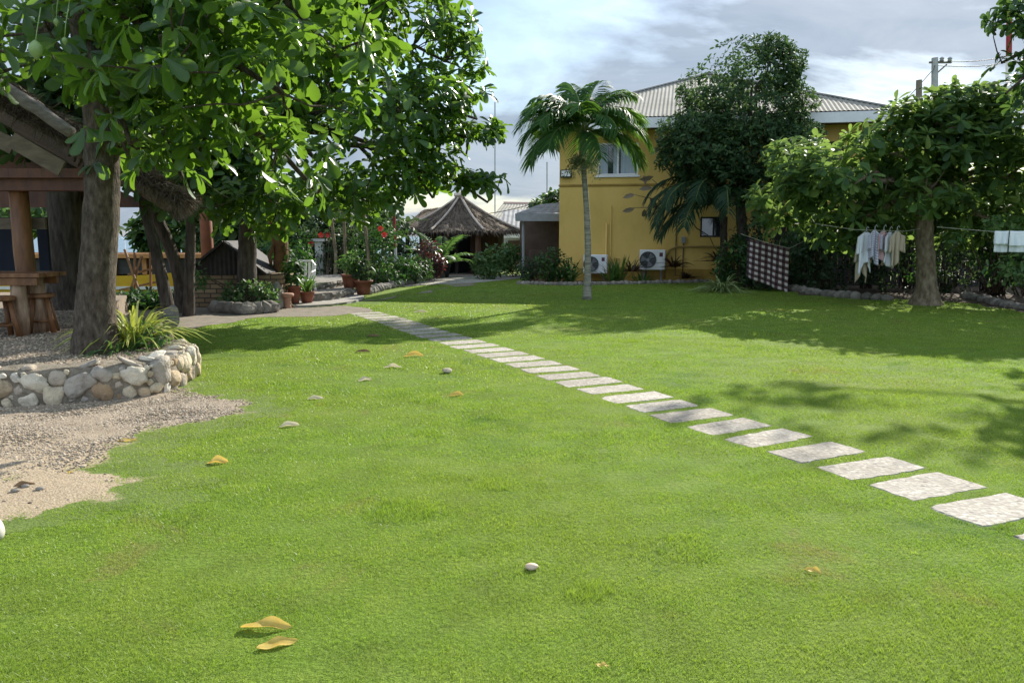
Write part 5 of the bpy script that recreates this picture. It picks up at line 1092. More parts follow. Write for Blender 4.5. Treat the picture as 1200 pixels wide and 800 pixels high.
for s_ in (xe - .06, x2 + .06): mb.beam((s_, oY + .55, zE), (xm, oY + .55, zA + .07), 1.45, .05, up=(0, 0, 1))
mb.build('roof', m_roofdark, ov)
# rock ring with plants round the second trunk
q = np.random.default_rng(31); ctr = gp(290, 364); root = thing('rock_ring', 'ring of dark garden rocks round the second trunk', 'rocks', ctr); mb = MB()
for i, px in enumerate(np.linspace(254, 318, 8)): p = gp(px, 368.5 - 2.5 * abs(px - 286) / 32); mb.rock((p[0], p[1], .1), (.19, .15, .14), 500 + i, 2)
mb.build('stones', m_rockA, root)
p = gp(325, 361); mb = MB(); mb.rock((p[0], p[1], .2), (.16, .2, .38), 520, 3, .12); tag(mb.build('garden_boulder', m_rockA, origin=p, smooth=True), 'pale leaning boulder beside the terracotta urn', 'rock')
shrub('leafy_plant', 'green leafy clump with pale tips in the rock ring', 284, 364, [(gp(284, 364)[0], gp(284, 364)[1] + .1, .32, .55, .25, .3), (gp(304, 364)[0], gp(304, 364)[1] + .1, .3, .35, .25, .28), (gp(292, 350)[0], gp(300, 364)[1] + .1, .62, .14, .14, .3)], 170, .17, T_DIA, m_shrub_pale, 81, 'plant')
# vine clad orange trunk, red-brown post
p = gp(328, 356); root = tree('vine_clad_trunk', 'orange-brown trunk wrapped in climbing leaves behind the white chair', [(*p[:2], -.1), at(328, 330, p[1]), at(330, 290, p[1]), at(325, 255, p[1]), at(318, 225, p[1])], [.2, .17, .17, .16, .13], [blob(335, 300, p[1] - .15, .16, .1, .35), blob(320, 330, p[1] - .15, .2, .12, .4), blob(325, 225, p[1], .9, .7, .4)], 130, 5, .12, T_OVAL, m_shrub, M('orange_bark', [(.10, .05, .025), (.24, .13, .06)], 6, .9, .6), 91, nb=20, sides=10)
p = gp(246, 352); root = thing('timber_post', 'round red-brown post behind the brick oven hut', 'post', p); mb = MB(); mb.tube([(*p[:2], -.1), (*p[:2], 1.2), (*p[:2], 2.9)], [.15, .14, .13], 12, jit=.03); mb.build('shaft', M('rust_paint', [(.15, .05, .025), (.24, .085, .04)], 3, .8), root, smooth=True)
mb = MB(); mb.box((p[0] + .12, p[1], 2.95), (1.5, .14, .16)); mb.build('crossbeam', m_woodred, root)
ta = at(240, 232, 23); tb_ = at(284, 236, 23); can = thing('blue_canopy', 'blue tarp canopy between the dark trunks', 'canopy', at(262, 300, 23) * [1, 1, 0]); mb = MB(); P0, P1 = at(244, 246, 22.6), at(282, 246, 22.6); P2, P3 = at(284, 238, 24.4), at(246, 236, 24.4)
mb.add([P0, P1, P2, P3] + [p_ - [0, 0, .1] for p_ in (P0, P1, P2, P3)], [(0, 1, 2, 3), (7, 6, 5, 4), (0, 4, 5, 1), (1, 5, 6, 2), (2, 6, 7, 3), (3, 7, 4, 0)]); mb.build('tarp', m_blue, can)
for p_ in (P0, P1, P2, P3): mb = MB(); mb.tube([p_ - [0, 0, .1], (p_[0], p_[1], -1.2)], .04, 6); mb.build('pole', m_grey, can)

# ================================================================== steps, chair, pots
stp = thing('stone_steps', 'shallow curved stone steps leading up from the lawn', 'steps', gp(392, 357)); c0 = gp(398, 352)
for i, (pts, z1) in enumerate([([(340, 361), (385, 359), (415, 355), (428, 350), (418, 343), (360, 346)], .05), ([(362, 356), (392, 353.5), (415, 348), (414, 341), (365, 344)], .22), ([(366, 351), (395, 347), (406, 343), (402, 336), (368, 338)], .38)]):
    pl = jag(pxpoly(pts), .15, .03, 40 + i); q = np.random.default_rng(50 + i); m_ = len(pl); mb = MB(); mb.add([(*p_, -.05) for p_ in pl] + [(*(p_ + q.normal(size=2) * .02), z1 - .06) for p_ in pl] + [(*(p_ + q.normal(size=2) * .02), z1) for p_ in pl], [tuple(range(2 * m_, 3 * m_))] + [(r_ * m_ + j, r_ * m_ + (j + 1) % m_, (r_ + 1) * m_ + (j + 1) % m_, (r_ + 1) * m_ + j) for r_ in (0, 1) for j in range(m_)])
    for j in range(0, m_, 2):
        p_ = pl[j]
        if z1 > .1 and p_[1] < pl[:, 1].mean() + .2: mb.rock((*p_, z1 - .075), (.11, .07, .06), 600 + i * 50 + j, 1)
    mb.build('step', m_concrete if i == 0 else m_rockA, stp)
def pot(label, px, py, r, h, mt, plant=None, z=0.0, seed=0, pm_=None):
    p = gp(px, py, z); root = thing('plant_pot', label, 'plant pot', p, 'potted plants by the stone steps'); mb = MB(); mb.lathe(p, [(r * .68, 0), (r * .8, h * .4), (r * .95, h * .86), (r * 1.06, h * .87), (r * 1.08, h), (r * .95, h), (r * .9, h * .9)], 18); mb.build('pot', mt, root, smooth=True)
    if plant == 'bush':
        P, O = blob_points([(p[0], p[1], z + h + .28, .28, .25, .28)], 70, .2, 0, 3, seed); V, F = rosettes(P, O, 5, .17, T_OVAL, seed, .5); npmesh('plant', V, F, pm_ or m_shrub_pale, root)
    elif plant: npmesh('plant', *strap_leaves((p[0], p[1], z + h * .9), 36, plant, .05, seed=seed, arch=.6, up=(.7, 1.5), rad=.08), pm_ or m_strap, root)
    return root
pot('dark terracotta pot with a bright leafy plant on the upper step', 410, 337, .21, .34, m_terra, 'bush', .22, 1)
pot('dark terracotta pot with a darker plant at the corner of the steps', 426, 345, .23, .36, m_terra, 'bush', .05, 2, m_leafD)
pot('brown pot with strap-leaved plant left of the steps', 360, 354, .17, .24, m_terra, .62, .06, 3)
pot('tall brown pot beside the terracotta urn', 345, 355, .15, .38, m_terra, 'bush', .06, 4, m_shrub)
pot('black nursery pot under the feathery palm', 521, 325, .22, .45, m_black, .7, 0, 5, m_leafD)
p = gp(337, 361); root = thing('terracotta_urn', 'small pale terracotta urn with a broad rim at the lawn edge', 'urn', p); mb = MB(); mb.lathe(p, [(.09, 0), (.075, .05), (.085, .2), (.095, .24), (.14, .25), (.145, .30), (.12, .32), (.09, .31)], 16); mb.build('urn_body', m_terrapale, root, smooth=True)
# white plastic chair
p = gp(352, 353.5, .0); cs = thing('plastic_chair', 'white plastic garden chair among the pots', 'chair', (p[0], p[1] + .3, .05)); b0 = np.array([p[0], p[1] + .3, .05]); cx = lambda x, y, z: b0 + np.array([x, y, z])
mb = MB(); mb.box(cx(0, 0, .43), (.44, .44, .03)); mb.build('seat', m_plasticwhite, cs)
mb = MB()
for i in range(5): x = -.18 + i * .09; mb.beam(cx(x, .2, .45), cx(x, .28, .84), .05, .02, up=(0, 1, 0))
mb.tube([cx(-.22, .2, .45), cx(-.23, .27, .78), cx(-.15, .29, .88), cx(.15, .29, .88), cx(.23, .27, .78), cx(.22, .2, .45)], .022, 8); mb.build('backrest', m_plasticwhite, cs)
for sx in (-1, 1):
    for sy in (-1, 1): mb = MB(); mb.beam(cx(.2 * sx, .2 * sy, .43), cx(.25 * sx, .25 * sy, 0), .05, .04, up=(0, 1, 0)); mb.build('leg', m_plasticwhite, cs)
    mb = MB(); mb.tube([cx(.24 * sx, -.2, .43), cx(.25 * sx, -.2, .63), cx(.25 * sx, .1, .65), cx(.23 * sx, .25, .66)], .022, 8); mb.build('armrest', m_plasticwhite, cs)
p = gp(376, 334); root = thing('white_pillar', 'short white pillar with a flat cap among the dark shrubs', 'pillar', p); zt_ = at(376, 283, p[1])[2]; mb = MB(); mb.box((p[0], p[1], zt_ / 2), (.24, .24, zt_)); mb.build('shaft', m_offwhite, root); mb = MB(); mb.box((p[0], p[1], zt_ + .04), (.40, .40, .08)); mb.build('cap', m_offwhite, root)
# shrubs round the steps
shrub('hibiscus_shrub', 'big dark hibiscus with two red flowers behind the steps', 385, 336, [sb(385, 24.6, 1.0, 1.1, .6, 1.0), sb(402, 24.8, 1.8, .9, .6, .7), sb(365, 24.8, 1.4, .6, .5, .8)], 620, .15, T_OVAL, m_leafD, 101, flowers=[(376.5, 275.5, 23.6), (384.5, 275.5, 23.6), (365, 286, 23.8)])
shrub('hibiscus_shrub', 'hibiscus with coral flowers beside the red pole', 440, 336, [sb(440, 24.2, .9, .8, .6, .9), sb(448, 24.3, 1.5, .55, .5, .5), sb(425, 24.2, .9, .7, .5, .9)], 520, .15, T_OVAL, m_shrub, 102, flowers=[(450.5, 275, 23.5), (446, 268, 23.5)])
shrub('leafy_shrub', 'pale leafed shrub at the foot of the red pole', 476, 333, [sb(470, 24.3, .5, .6, .4, .5), sb(486, 25.0, .5, .6, .5, .45)], 330, .15, T_OVAL, m_shrub, 103)
shrub('leafy_shrub', 'low spreading plant along the pale stone edging', 450, 337, [sb(450, 23.4, .3, .6, .25, .26)], 130, .16, T_DIA, m_shrub, 104)
shrub('leafy_shrub', 'leafy plant between the white chair and the vine-clad trunk', 338, 354, [sb(334, 18.6, .75, .3, .3, .6), sb(354, 19.4, 1.0, .4, .3, .45)], 180, .15, T_OVAL, m_shrub, 105)
shrub('red_shrub', 'dark red-leaved shrub under the feathery palm', 508, 326, [sb(506, 26.4, .8, .5, .5, .65)], 240, .17, T_OVAL, m_red_leaf, 106)
shrub('leafy_shrub', 'bright leafy shrub to the right of the hut door', 570, 320, [sb(572, 27.5, .55, .6, .4, .5), sb(588, 28, .9, .45, .35, .55)], 260, .22, T_DIA, m_shrub_pale, 107)
shrub('leafy_shrub', 'green shrub before the low white-walled house', 598, 318, [sb(600, 29, .6, .55, .4, .55)], 200, .2, T_DIA, m_shrub, 108)
for i, (px, bx, tx) in enumerate([(392, 394, 386), (404, 405, 402), (432, 432, 425)]):
    p = gp(px, 336); tree('slim_tree', ['bare pale stem at the left of the hibiscus', 'bare pale stem behind the hibiscus flowers', 'bare pale stem close to the red pole'][i], [(*p[:2], 0), at(bx, 300, p[1]), at((bx + tx) / 2, 270, p[1]), at(tx, 235, p[1])], [.06, .05, .045, .035], [blob(tx, 225, p[1], .6, .5, .3)], 40, 7, .25, T_MID, m_leafB, m_bark_pale, 110 + i, nb=12, sides=7)
# red and white pole
p = gp(464, 332); zt_ = at(464, 243, p[1])[2]; zm = at(464, 290, p[1])[2]; root = thing('red_pole', 'thin red pole with a white foot in front of the shrubs', 'pole', p); mb = MB(); mb.tube([(*p[:2], 0), (*p[:2], zm)], .05, 10); mb.build('white_section', m_offwhite, root); mb = MB(); mb.tube([(*p[:2], zm + .002), (p[0] - .02, p[1], zt_)], .045, 10); mb.build('red_section', m_redpole, root)
# feathery pale palm before the hut
p = gp(516, 326); fr2 = [(180, 1.5, 62, 70), (200, 1.3, 40, 60), (-20, 1.5, 55, 75), (10, 1.4, 40, 70), (-90, 1.5, 70, 75), (-60, 1.5, 50, 75), (-130, 1.4, 55, 75), (90, 1.5, 75, 50), (150, 1.6, 78, 50), (-45, 1.7, 75, 60), (30, 1.7, 75, 60), (-110, 1.2, 30, 60)]
palm('feather_palm', 'small pale feathery palm in front of the thatched hut', p, p + np.array([0, 0, .35]), .09, .08, fr2, m_shrub_pale, m_bark_dark, 700, lw=.05, ll=.42, pairs=26, hang=.35)

# ================================================================== round thatched hut
hb_ = gp(541, 322); hY = hb_[1] + 2.1; hx = at(541, 300, hY)[0]; hut = thing('thatched_hut', 'thatched hut with pale ridge caps and a dark doorway', 'hut', (hx, hY, 0)); q = np.random.default_rng(23)
apex = np.array([hx - .05, hY, at(540, 230, hY)[2]]); zev = at(541, 271, hY - 2.2)[2]; R_ = 2.7; ns = 8; ang = [math.radians(22.5 + 45 * i) for i in range(ns)]; ev = [np.array([hx + R_ * math.cos(a), hY + R_ * .95 * math.sin(a), zev]) for a in ang]
mb = MB(); PP_ = []; DD_ = []
for i in range(ns):
    a, b = ev[i], ev[(i + 1) % ns]; m_ = 12; vs = []; 
    for r_ in range(m_ + 1):
        t = r_ / m_
        for c_ in range(m_ + 1):
            s_ = c_ / m_; pnt = apex + ((a + (b - a) * s_) - apex) * t; pnt = pnt + np.array([0, 0, -.12 * math.sin(math.pi * t) + .03 * q.normal() * (t > .05)]); vs.append(pnt)
    mb.add(vs, [(r_ * (m_ + 1) + c_, (r_ + 1) * (m_ + 1) + c_, (r_ + 1) * (m_ + 1) + c_ + 1, r_ * (m_ + 1) + c_ + 1) for r_ in range(m_) for c_ in range(m_)])
    n = 420; t = q.uniform(.05, 1, n) ** .6; s_ = q.uniform(0, 1, n); Pn = apex + ((a + (b - a) * s_[:, None]) - apex) * t[:, None]; Pn[:, 2] += -.12 * np.sin(math.pi * t) + .02; PP_.append(Pn); DD_.append(unit((a + (b - a) * s_[:, None]) - apex + q.normal(size=(n, 3)) * .35))
    n = 160; s_ = q.uniform(0, 1, n); PP_.append(a + (b - a) * s_[:, None] + q.normal(size=(n, 3)) * .03); DD_.append(unit((a + b) / 2 - apex + q.normal(size=(n, 3)) * .3 + [0, 0, -1.1])[None].reshape(-1, 3))
strands(mb, np.concatenate(PP_), np.concatenate(DD_), .3, .014, q)
mb.add([e_ - [0, 0, .14] for e_ in ev], [tuple(range(ns))]); thr = mb.build('thatch', m_thatch, hut)
mb = MB()
for i in range(ns):
    pts = [apex + (ev[i] - apex) * t + np.array([0, 0, -.12 * math.sin(math.pi * t) + .05]) for t in np.linspace(0, .98, 8)]; mb.tube(pts, .045, 6)
mb.build('ridge_cap', m_thatch_pale, thr); mb = MB(); mb.rock(apex + [0, 0, .03], (.28, .28, .16), 5, 2); mb.build('peak_cap', m_thatch_pale, thr)
mb = MB(); rw = 1.75
wa = [i * 2 * math.pi / 24 for i in range(24)]
def hw(a, z, r=rw): return (hx + r * math.cos(a), hY + r * math.sin(a), z)
dooru = []
for i in range(24):
    a, b = wa[i], wa[(i + 1) % 24]; mid = math.degrees((a + a + 2 * math.pi / 24) / 2)
    if 255 < mid < 285: dooru.append((a, b)); continue
    mb.add([hw(a, 0), hw(b, 0), hw(b, zev), hw(a, zev)], [(0, 1, 2, 3)])
mb.build('wall', M('dark_bamboo_wall', [(.035, .02, .014), (.10, .055, .035)], 5, .8, .3, 20, (4, 4, .4)), hut)
m_hutpost = M('brown_post', [(.10, .05, .03), (.19, .10, .06)], 4, .7, .2, 20, (3, 3, .4))
for s_ in (-1, 1): mb = MB(); px_ = hx + s_ * .38 + (.38 if s_ > 0 else -.1); mb.tube([(px_, hY - 1.95, 0), (px_, hY - 1.95, zev - .05)], .12 if s_ > 0 else .07, 10); mb.build('post', m_hutpost, hut)
mb = MB(); mb.box((hx, hY + .6, zev / 2), (2.2, .05, zev)); mb.build('inner_wall', m_black, hut)
# rear wing of thatch at the hut's left
wing = thing('thatched_roof', 'low thatched lean-to roof behind the shrubs, left of the hut', 'roof', (at(500, 300, 33)[0], 33, 0)); mb = MB(); A = at(470, 266, 31.5); B = at(540, 268, 31.5); Cc = at(536, 240, 34); Dd = at(497, 246, 34)
mb.add([A, B, Cc, Dd] + [p_ - [0, 0, .18] for p_ in (A, B, Cc, Dd)], [(0, 1, 2, 3), (7, 6, 5, 4), (0, 4, 5, 1), (1, 5, 6, 2), (2, 6, 7, 3), (3, 7, 4, 0)]); n = 1500; s_ = q.uniform(0, 1, (n, 1)); t = q.uniform(0, 1, (n, 1)); strands(mb, (A + (B - A) * s_) * (1 - t) + (Dd + (Cc - Dd) * s_) * t + [0, 0, .02], unit(np.repeat((A - Dd)[None], n, 0) + q.normal(size=(n, 3)) * .4), .3, .014, q); mb.build('thatch', m_thatch, wing)
for x in (A[0] + .2, B[0] - .2): mb = MB(); mb.tube([(x, 31.8, 0), (x, 31.8, A[2] - .1)], .08, 8); mb.build('post', m_bark_dark, wing)

# ================================================================== low houses beyond
lhY = 40; low = thing('low_house', 'low pale-walled house with a grey ribbed roof beyond the hut', 'house', (at(615, 300, lhY)[0], lhY, 0)); A = at(586, 274, lhY); B = at(668, 274, lhY); Cc = at(672, 246, lhY + 5); Dd = at(590, 246, lhY + 5)
def ribquad(mb, A, B, Cc, Dd, pitch=.22, amp=.04):
    n = int(np.linalg.norm(B - A) / pitch * 2); vs = []
    for i in range(n + 1):
        t = i / n; o_ = np.array([0, 0, amp if i % 2 else 0]); vs += [A + (B - A) * t + o_, Dd + (Cc - Dd) * t + o_]
    return mb.add(vs, [(2 * i, 2 * i + 2, 2 * i + 3, 2 * i + 1) for i in range(n)])
rf_ = ribquad(MB(), A, B, Cc, Dd).build('roof', m_roofgrey, low); mb = MB(); mb.beam(A + [0, -.1, -.1], B + [0, -.1, -.1], .06, .2); mb.build('fascia', m_white, rf_)
mb = MB(); mb.box((at(628, 290, lhY + 1.2)[0], lhY + 2.2, .75), (4.2, 2.2, 1.5)); mb.build('wall', m_offwhite, low); mb = MB(); mb.box((at(635, 290, lhY + 1)[0], lhY + 1.05, .6), (1.6, .06, 1.25)); mb.box((at(603, 290, lhY + 1)[0], lhY + 1.05, .7), (.7, .06, 1.1)); mb.build('door', m_soffit, low)
far = thing('low_house', 'house with a pinkish ridge farthest behind the thatched hut', 'house', (at(620, 300, 52)[0], 52, 0)); A = at(575, 256, 50); B = at(672, 256, 50); Cc = at(668, 240, 55); Dd = at(590, 238, 55); ribquad(MB(), A, B, Cc, Dd).build('roof', m_roof, far); mb = MB(); mb.beam(Dd, Cc, .5, .18); mb.build('ridge', M('pink_ridge', [(.50, .33, .27), (.6, .43, .36)], 2, .8), far); mb = MB(); mb.box((at(620, 300, 53)[0], 53, 1.1), (5, 3, 2.2)); mb.build('wall', m_offwhite, far)
wt = thing('roof_vent', 'small dark round vent on the grey ribbed roof', 'vent', at(616, 268, lhY + 1)); p = at(616, 270, lhY + 1); mb = MB(); mb.lathe(p, [(.18, -.2), (.18, .15), (.3, .2), (.32, .35), (.2, .55), (.05, .6)], 12); mb.build('vent_body', m_roofdark, wt, smooth=True)
kio = thing('side_porch', 'small porch with a grey slab roof on the left side of the yellow house', 'porch', at(640, 325, 28.5) * [1, 1, 0]); mb = MB(); A = at(605, 250, 28.3); B = at(658, 250, 28.3); Cc = at(662, 237, 31.5); Dd = at(632, 240, 31.5); ribquad(mb, A, B, Cc, Dd, .3, .02); mb.build('roof', m_roofgrey, kio); mb = MB(); mb.beam(A + [0, 0, -.14], B + [0, 0, -.14], .08, .27); mb.beam(A + [0, .06, -.14], Dd + [0, 0, -.14], .08, .27); mb.build('fascia', m_grey, kio)
mb = MB(); mb.box(((A[0] + B[0]) / 2 + .2, 30.8, 1.1), (1.7, .08, 2.0)); mb.build('wall', m_soffit, kio); mb = MB(); mb.tube([(A[0] + .25, 28.6, 0), (A[0] + .25, 28.6, A[2] - .15)], .05, 8); mb.build('post', m_grey, kio); mb = MB(); mb.box((at(640, 300, 30)[0], 30, .5), (1.3, .4, .95)); mb.build('counter', m_soffit, kio)

# ================================================================== far trees, poles, wires
def fartree(label, px, py, Y, w_, h_, seed, n=260, mt=None, L=.45):
    b = at(px, 290, Y); c = at(px, py, Y); z0 = beach(b[0], Y); return tree('far_tree', label, [(b[0], Y, z0), (b[0], Y, z0 + max(.8, (c[2] - z0) * .5)), (b[0] + .1, Y, c[2] - h_ * .3)], [.2, .16, .12], [(c[0], Y, c[2], w_, w_ * .7, h_), (c[0] + w_ * .6, Y, c[2] - h_ * .3, w_ * .7, w_ * .5, h_ * .7), (c[0] - w_ * .6, Y, c[2] - h_ * .2, w_ * .7, w_ * .5, h_ * .7)], n, 7, L, T_OVAL, mt or m_leafB, m_bark_dark, seed, nb=20, sides=8, group='trees behind the garden')
fartree('bushy tree behind the brick oven hut', 262, 262, 27, 1.6, 1.0, 201); fartree('bushy tree beyond the slim leaning trunks', 205, 268, 28, 1.3, .9, 202); fartree('tree showing between the second trunk and the vine-clad one', 310, 275, 29, 1.8, 1.3, 203); fartree('dark tree behind the white pillar', 360, 262, 28, 1.8, 1.5, 204, mt=m_leafD); fartree('dark tree behind the hibiscus shrubs', 415, 255, 29, 2.0, 1.6, 205, mt=m_leafD); fartree('tree behind the red pole', 436, 262, 36, 1.4, 1.2, 206)
fartree('small tree behind the left thatch and dark trunk', 30, 245, 26, 2.2, 1.0, 207); fartree('small round tree topping the porch roof', 650, 233, 46, .75, .45, 208, 60); fartree('tree leaning out over the porch roof', 632, 240, 48, .6, .35, 209, 40)
for i, px in enumerate((965, 1030, 1095, 1150, 1215)): fartree(['dark tree at the back behind the plaid blanket line', 'dark tree at the back behind the shirts', 'dark tree at the back over the fence', 'dark tree at the back left of the towels', 'dark tree at the back beyond the towels'][i], px, 250, 27, 2.4, 1.6, 210 + i, 300, m_leafD, .4)
def upole(label, px, ytop, Y, r, heads=False, mt=m_polewood):
    b = at(px, 290, Y); t_ = at(px, ytop, Y); root = thing('utility_pole', label, 'utility pole', (b[0], Y, 0)); mb = MB(); mb.tube([(b[0], Y, 0), (t_[0], Y, t_[2])], [r * 1.3, r], 10); mb.build('pole', mt, root)
    if heads:
        mb = MB(); mb.beam(t_ + [-.3, 0, -.25], t_ + [.95, 0, -.25], .1, .1); mb.beam(t_ + [.1, 0, -.9], t_ + [.7, 0, -.35], .07, .07); mb.build('crossarm', m_polewood, root)
        for x in (.4, .85): mb = MB(); mb.lathe(t_ + [x, 0, -.2], [(.06, 0), (.14, .05), (.08, .1), (.14, .16), (.06, .24)], 10); mb.build('insulator', m_grey, root)
    return t_
pA = upole('short dark wooden pole above the right tree', 1077, 94, 38, .13); pB = upole('taller grey utility pole with insulators above the right tree', 1095.5, 68, 46, .17, True, m_grey)
m0 = at(1181, 290, 30); mt_ = at(1183, 12, 30); root = thing('antenna_mast', 'thin red and white banded mast at the upper right', 'mast', (m0[0], 30, 0))
for i in range(6): a = np.array([m0[0], 30, 0]) + (mt_ - [m0[0], 30, 0]) * i / 6; b = np.array([m0[0], 30, 0]) + (mt_ - [m0[0], 30, 0]) * (i + .995) / 6; mb = MB(); mb.tube([a, b], .10, 8); mb.build('band', m_redpole if i % 2 else m_white, root)
for i, (px, yt, Y) in enumerate([(580, 120, 70), (641, 190, 66)]):
    b = at(px, 290, Y); t_ = at(px, yt, Y); root = thing('radio_mast', ['very thin grey radio mast rising behind the thatched hut', 'very thin grey mast beside the porch roof'][i], 'mast', (b[0], Y, 0)); mb = MB(); mb.tube([(b[0], Y, 0), t_], .05, 6); mb.build('rod', m_grey, root)
q = np.random.default_rng(2)
for i, (a, b) in enumerate([((1095, 72, 46), (1230, 52, 44)), ((1097, 77, 46), (1230, 60, 44)), ((1095, 80, 46), (1000, 172, 60)), ((1077, 110, 38), (1040, 130, 50)), ((1077, 118, 38), (1230, 78, 40)), ((1110, 128, 36), (1230, 92, 38)), ((1120, 135, 36), (1230, 104, 38)), ((1077, 104, 38), (1096, 76, 46))]):
    A = at(*a); B = at(*b); mb = MB(); mb.tube(curve(A, B, 12, (0, 0, -.35)), .02, 5)
    tag(mb.build('power_wire', m_wire, origin=A), ['highest wire running right from the taller pole', 'second wire running right from the taller pole', 'wire falling left from the taller pole towards the roof', 'wire falling left from the short pole', 'wire running right from the short pole', 'upper loose wire beyond the right tree', 'lower loose wire beyond the right tree', 'slack wire joining the short pole and the taller pole'][i], 'wire', 'power wires at the upper right')
A = at(216, 190, 12.5); B = at(302, 236, 16.2); mb = MB(); mb.tube(curve(A, B, 14, (0, 0, -.22)), .009, 5); tag(mb.build('hanging_cable', m_rope, origin=A), 'pale cable sagging from the thatch to the second trunk', 'cable')
A = at(560, 252, 40); B = at(655, 228, 40); mb = MB(); mb.tube(curve(A, B, 10, (0, 0, -.15)), .02, 5); tag(mb.build('power_wire', m_wire, origin=A), 'thin wire over the far low roofs', 'wire')

# ================================================================== fallen leaves and stones on the lawn
m_fall_y = LM('yellow_dead_leaf', [(.30, .15, .03), (.55, .35, .06), (.68, .50, .14), (.74, .58, .22)], (.75, .5, .1), .35, .55, .3, 30); m_fall_b = LM('brown_dead_leaf', [(.09, .055, .03), (.17, .11, .06), (.24, .16, .09)], (.25, .15, .07), .2, .7, .2, 30); m_fall_p = LM('pale_dead_leaf', [(.48, .38, .24), (.62, .53, .37), (.72, .66, .52)], (.7, .6, .4), .35, .7, .2, 30)
def fallen(label, px, py, L, W_, yaw, curl, twist, mt, roll=0.0, lift=.02, seed=0, peak=.0):
    c = gp(px, py); q = np.random.default_rng(seed); nu, nv = 16, 8; V = []
    for i in range(nu + 1):
        u_ = i / nu; hw_ = W_ / 2 * (math.sin(math.pi * min(1, (u_ * .92 + .03)) ** .75) ** .8 if 0 < u_ < 1 else .05)
        for j in range(nv + 1):
            v = -1 + 2 * j / nv; a = curl * v * (.5 + .8 * u_) + twist * (u_ - .5)
            x = (u_ - .5) * L; y = hw_ * v * math.cos(a * .8); z = hw_ * abs(v) ** 1.6 * math.sin(abs(a)) * .8 + peak * .7 * L * math.sin(math.pi * u_) ** 2 + .004 * math.sin(u_ * 11 + seed) * abs(v) + roll * hw_ * v + twist * .25 * hw_ * v * (u_ - .5) * 2
            V.append((x, y, z))
    V = np.array(V); ca, sa = math.cos(yaw), math.sin(yaw); V = np.stack([V[:, 0] * ca - V[:, 1] * sa, V[:, 0] * sa + V[:, 1] * ca, V[:, 2]], 1); V[:, 2] += lift * .25 - V[:, 2].min(); V = V + [c[0], c[1], 0]
    F = np.array([(i * (nv + 1) + j, i * (nv + 1) + j + 1, (i + 1) * (nv + 1) + j + 1, (i + 1) * (nv + 1) + j) for i in range(nu) for j in range(nv)])
    o = npmesh('fallen_leaf', V, [F], mt, None, (c[0], c[1], 0), True); return tag(o, label, 'leaf', 'fallen leaves on the lawn')
fallen('large curled yellow-brown dead leaf, upper one of the pair in front', 312, 737, .20, .062, .05, .6, 1.2, m_fall_y, .2, .018, 1, .07)
fallen('flat yellow dead leaf just below the large curled one', 325, 757, .15, .05, .42, .4, .5, m_fall_y, .3, .018, 2, .02)
fallen('curled pale yellow leaf at the edge of the gravel and lawn', 255, 543, .14, .08, .2, .9, .8, m_fall_y, .3, .02, 3, .1)
fallen('whitish dry leaf on the lawn halfway to the planter', 339, 500, .16, .07, .4, .8, .6, m_fall_p, .3, .02, 4, .08)
fallen('green-yellow leaf lying on the gravel', 149, 517, .16, .05, .0, .3, .2, m_fall_y, .2, .012, 5, .02)
fallen('small yellow leaf in the middle of the lawn', 535, 464, .15, .06, .5, .7, .6, m_fall_y, .4, .02, 6, .1)
fallen('pale curled leaf, upper right of the cluster before the path', 485, 418, .26, .09, .35, .9, .7, m_fall_y, .4, .02, 7, .12)
fallen('cream leaf below and left of the pale curled one', 460, 431, .19, .07, .1, .9, .5, m_fall_p, .3, .02, 8, .1)
fallen('cream leaf nearest the planter in the cluster', 428, 446, .16, .075, .7, .6, .5, m_fall_p, .3, .02, 9, .08)
fallen('faded tan leaf lying alone between planter and leaf cluster', 369, 468, .15, .07, .2, .6, .5, m_fall_p, .3, .02, 10, .06)
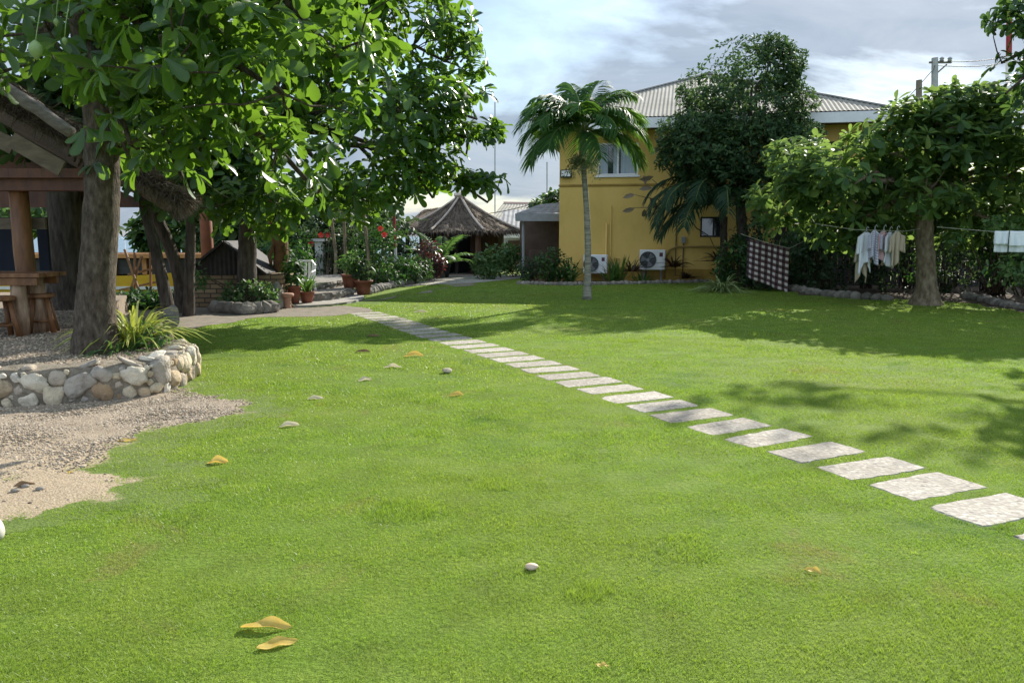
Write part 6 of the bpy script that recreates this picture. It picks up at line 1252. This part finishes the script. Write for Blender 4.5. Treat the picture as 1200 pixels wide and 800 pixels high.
fallen('dark brown leaf on the lawn below the far end of the path', 437, 395, .22, .07, .1, .6, .5, m_fall_b, .3, .02, 11, .1)
fallen('second dark brown leaf, left of the cream ones', 425, 413, .2, .07, .1, .6, .5, m_fall_b, .3, .02, 12, .08)
fallen('small orange-yellow leaf on the right half of the front lawn', 953, 671, .075, .03, -.5, .6, .4, m_fall_y, .4, .024, 13, .1)
fallen('tiny pale yellow leaf near the bottom edge', 706, 782, .05, .018, -.15, .4, .3, m_fall_y, .3, .026, 14, .05)
fallen('pale leaf beyond the path near the sunny strip', 493, 366, .28, .09, .1, .6, .4, m_fall_p, .3, .02, 15, .06)
fallen('bent brown leaf on the bare dirt', 27, 571, .14, .06, .5, .7, .4, m_fall_b, .3, .01, 16, .08)
fallen('tiny green-yellow leaf on the gravel edge', 82, 555, .04, .03, .5, .4, .4, m_fall_y, .3, .012, 17, .05)
p = gp(623, 667); mb = MB(); mb.rock((p[0], p[1], .015), (.032, .022, .016), 71, 3, .08); tag(mb.build('pebble', M('cream_pebble', [(.55, .40, .28), (.66, .52, .40)], 8, .6), origin=p, smooth=True), 'smooth cream pebble lying alone on the front lawn', 'pebble')
p = gp(524, 437); mb = MB(); mb.rock((p[0], p[1], .03), (.06, .05, .03), 72, 2, .1); tag(mb.build('pebble', m_stonewall, origin=p, smooth=True), 'pale flat pebble on the lawn near the path', 'pebble')
p = gp(-14, 632); mb = MB(); mb.rock((p[0], p[1], .05), (.075, .08, .075), 73, 3, .1); tag(mb.build('boulder', M('white_rock', [(.5, .46, .4), (.66, .62, .56)], 5, .8), origin=p, smooth=True), 'white round rock cut by the left edge on the lawn', 'rock')
for i, (x, y) in enumerate([(18, 577), (30, 572), (47, 575)]): p = gp(x, y); mb = MB(); mb.rock((p[0], p[1], .015), (.028, .02, .012), 80 + i, 2, .15); tag(mb.build('pebble', m_rockA, origin=p, smooth=True), ['left one of three grey stones on the bare dirt', 'middle one of three grey stones on the bare dirt', 'right one of three grey stones on the bare dirt'][i], 'pebble')
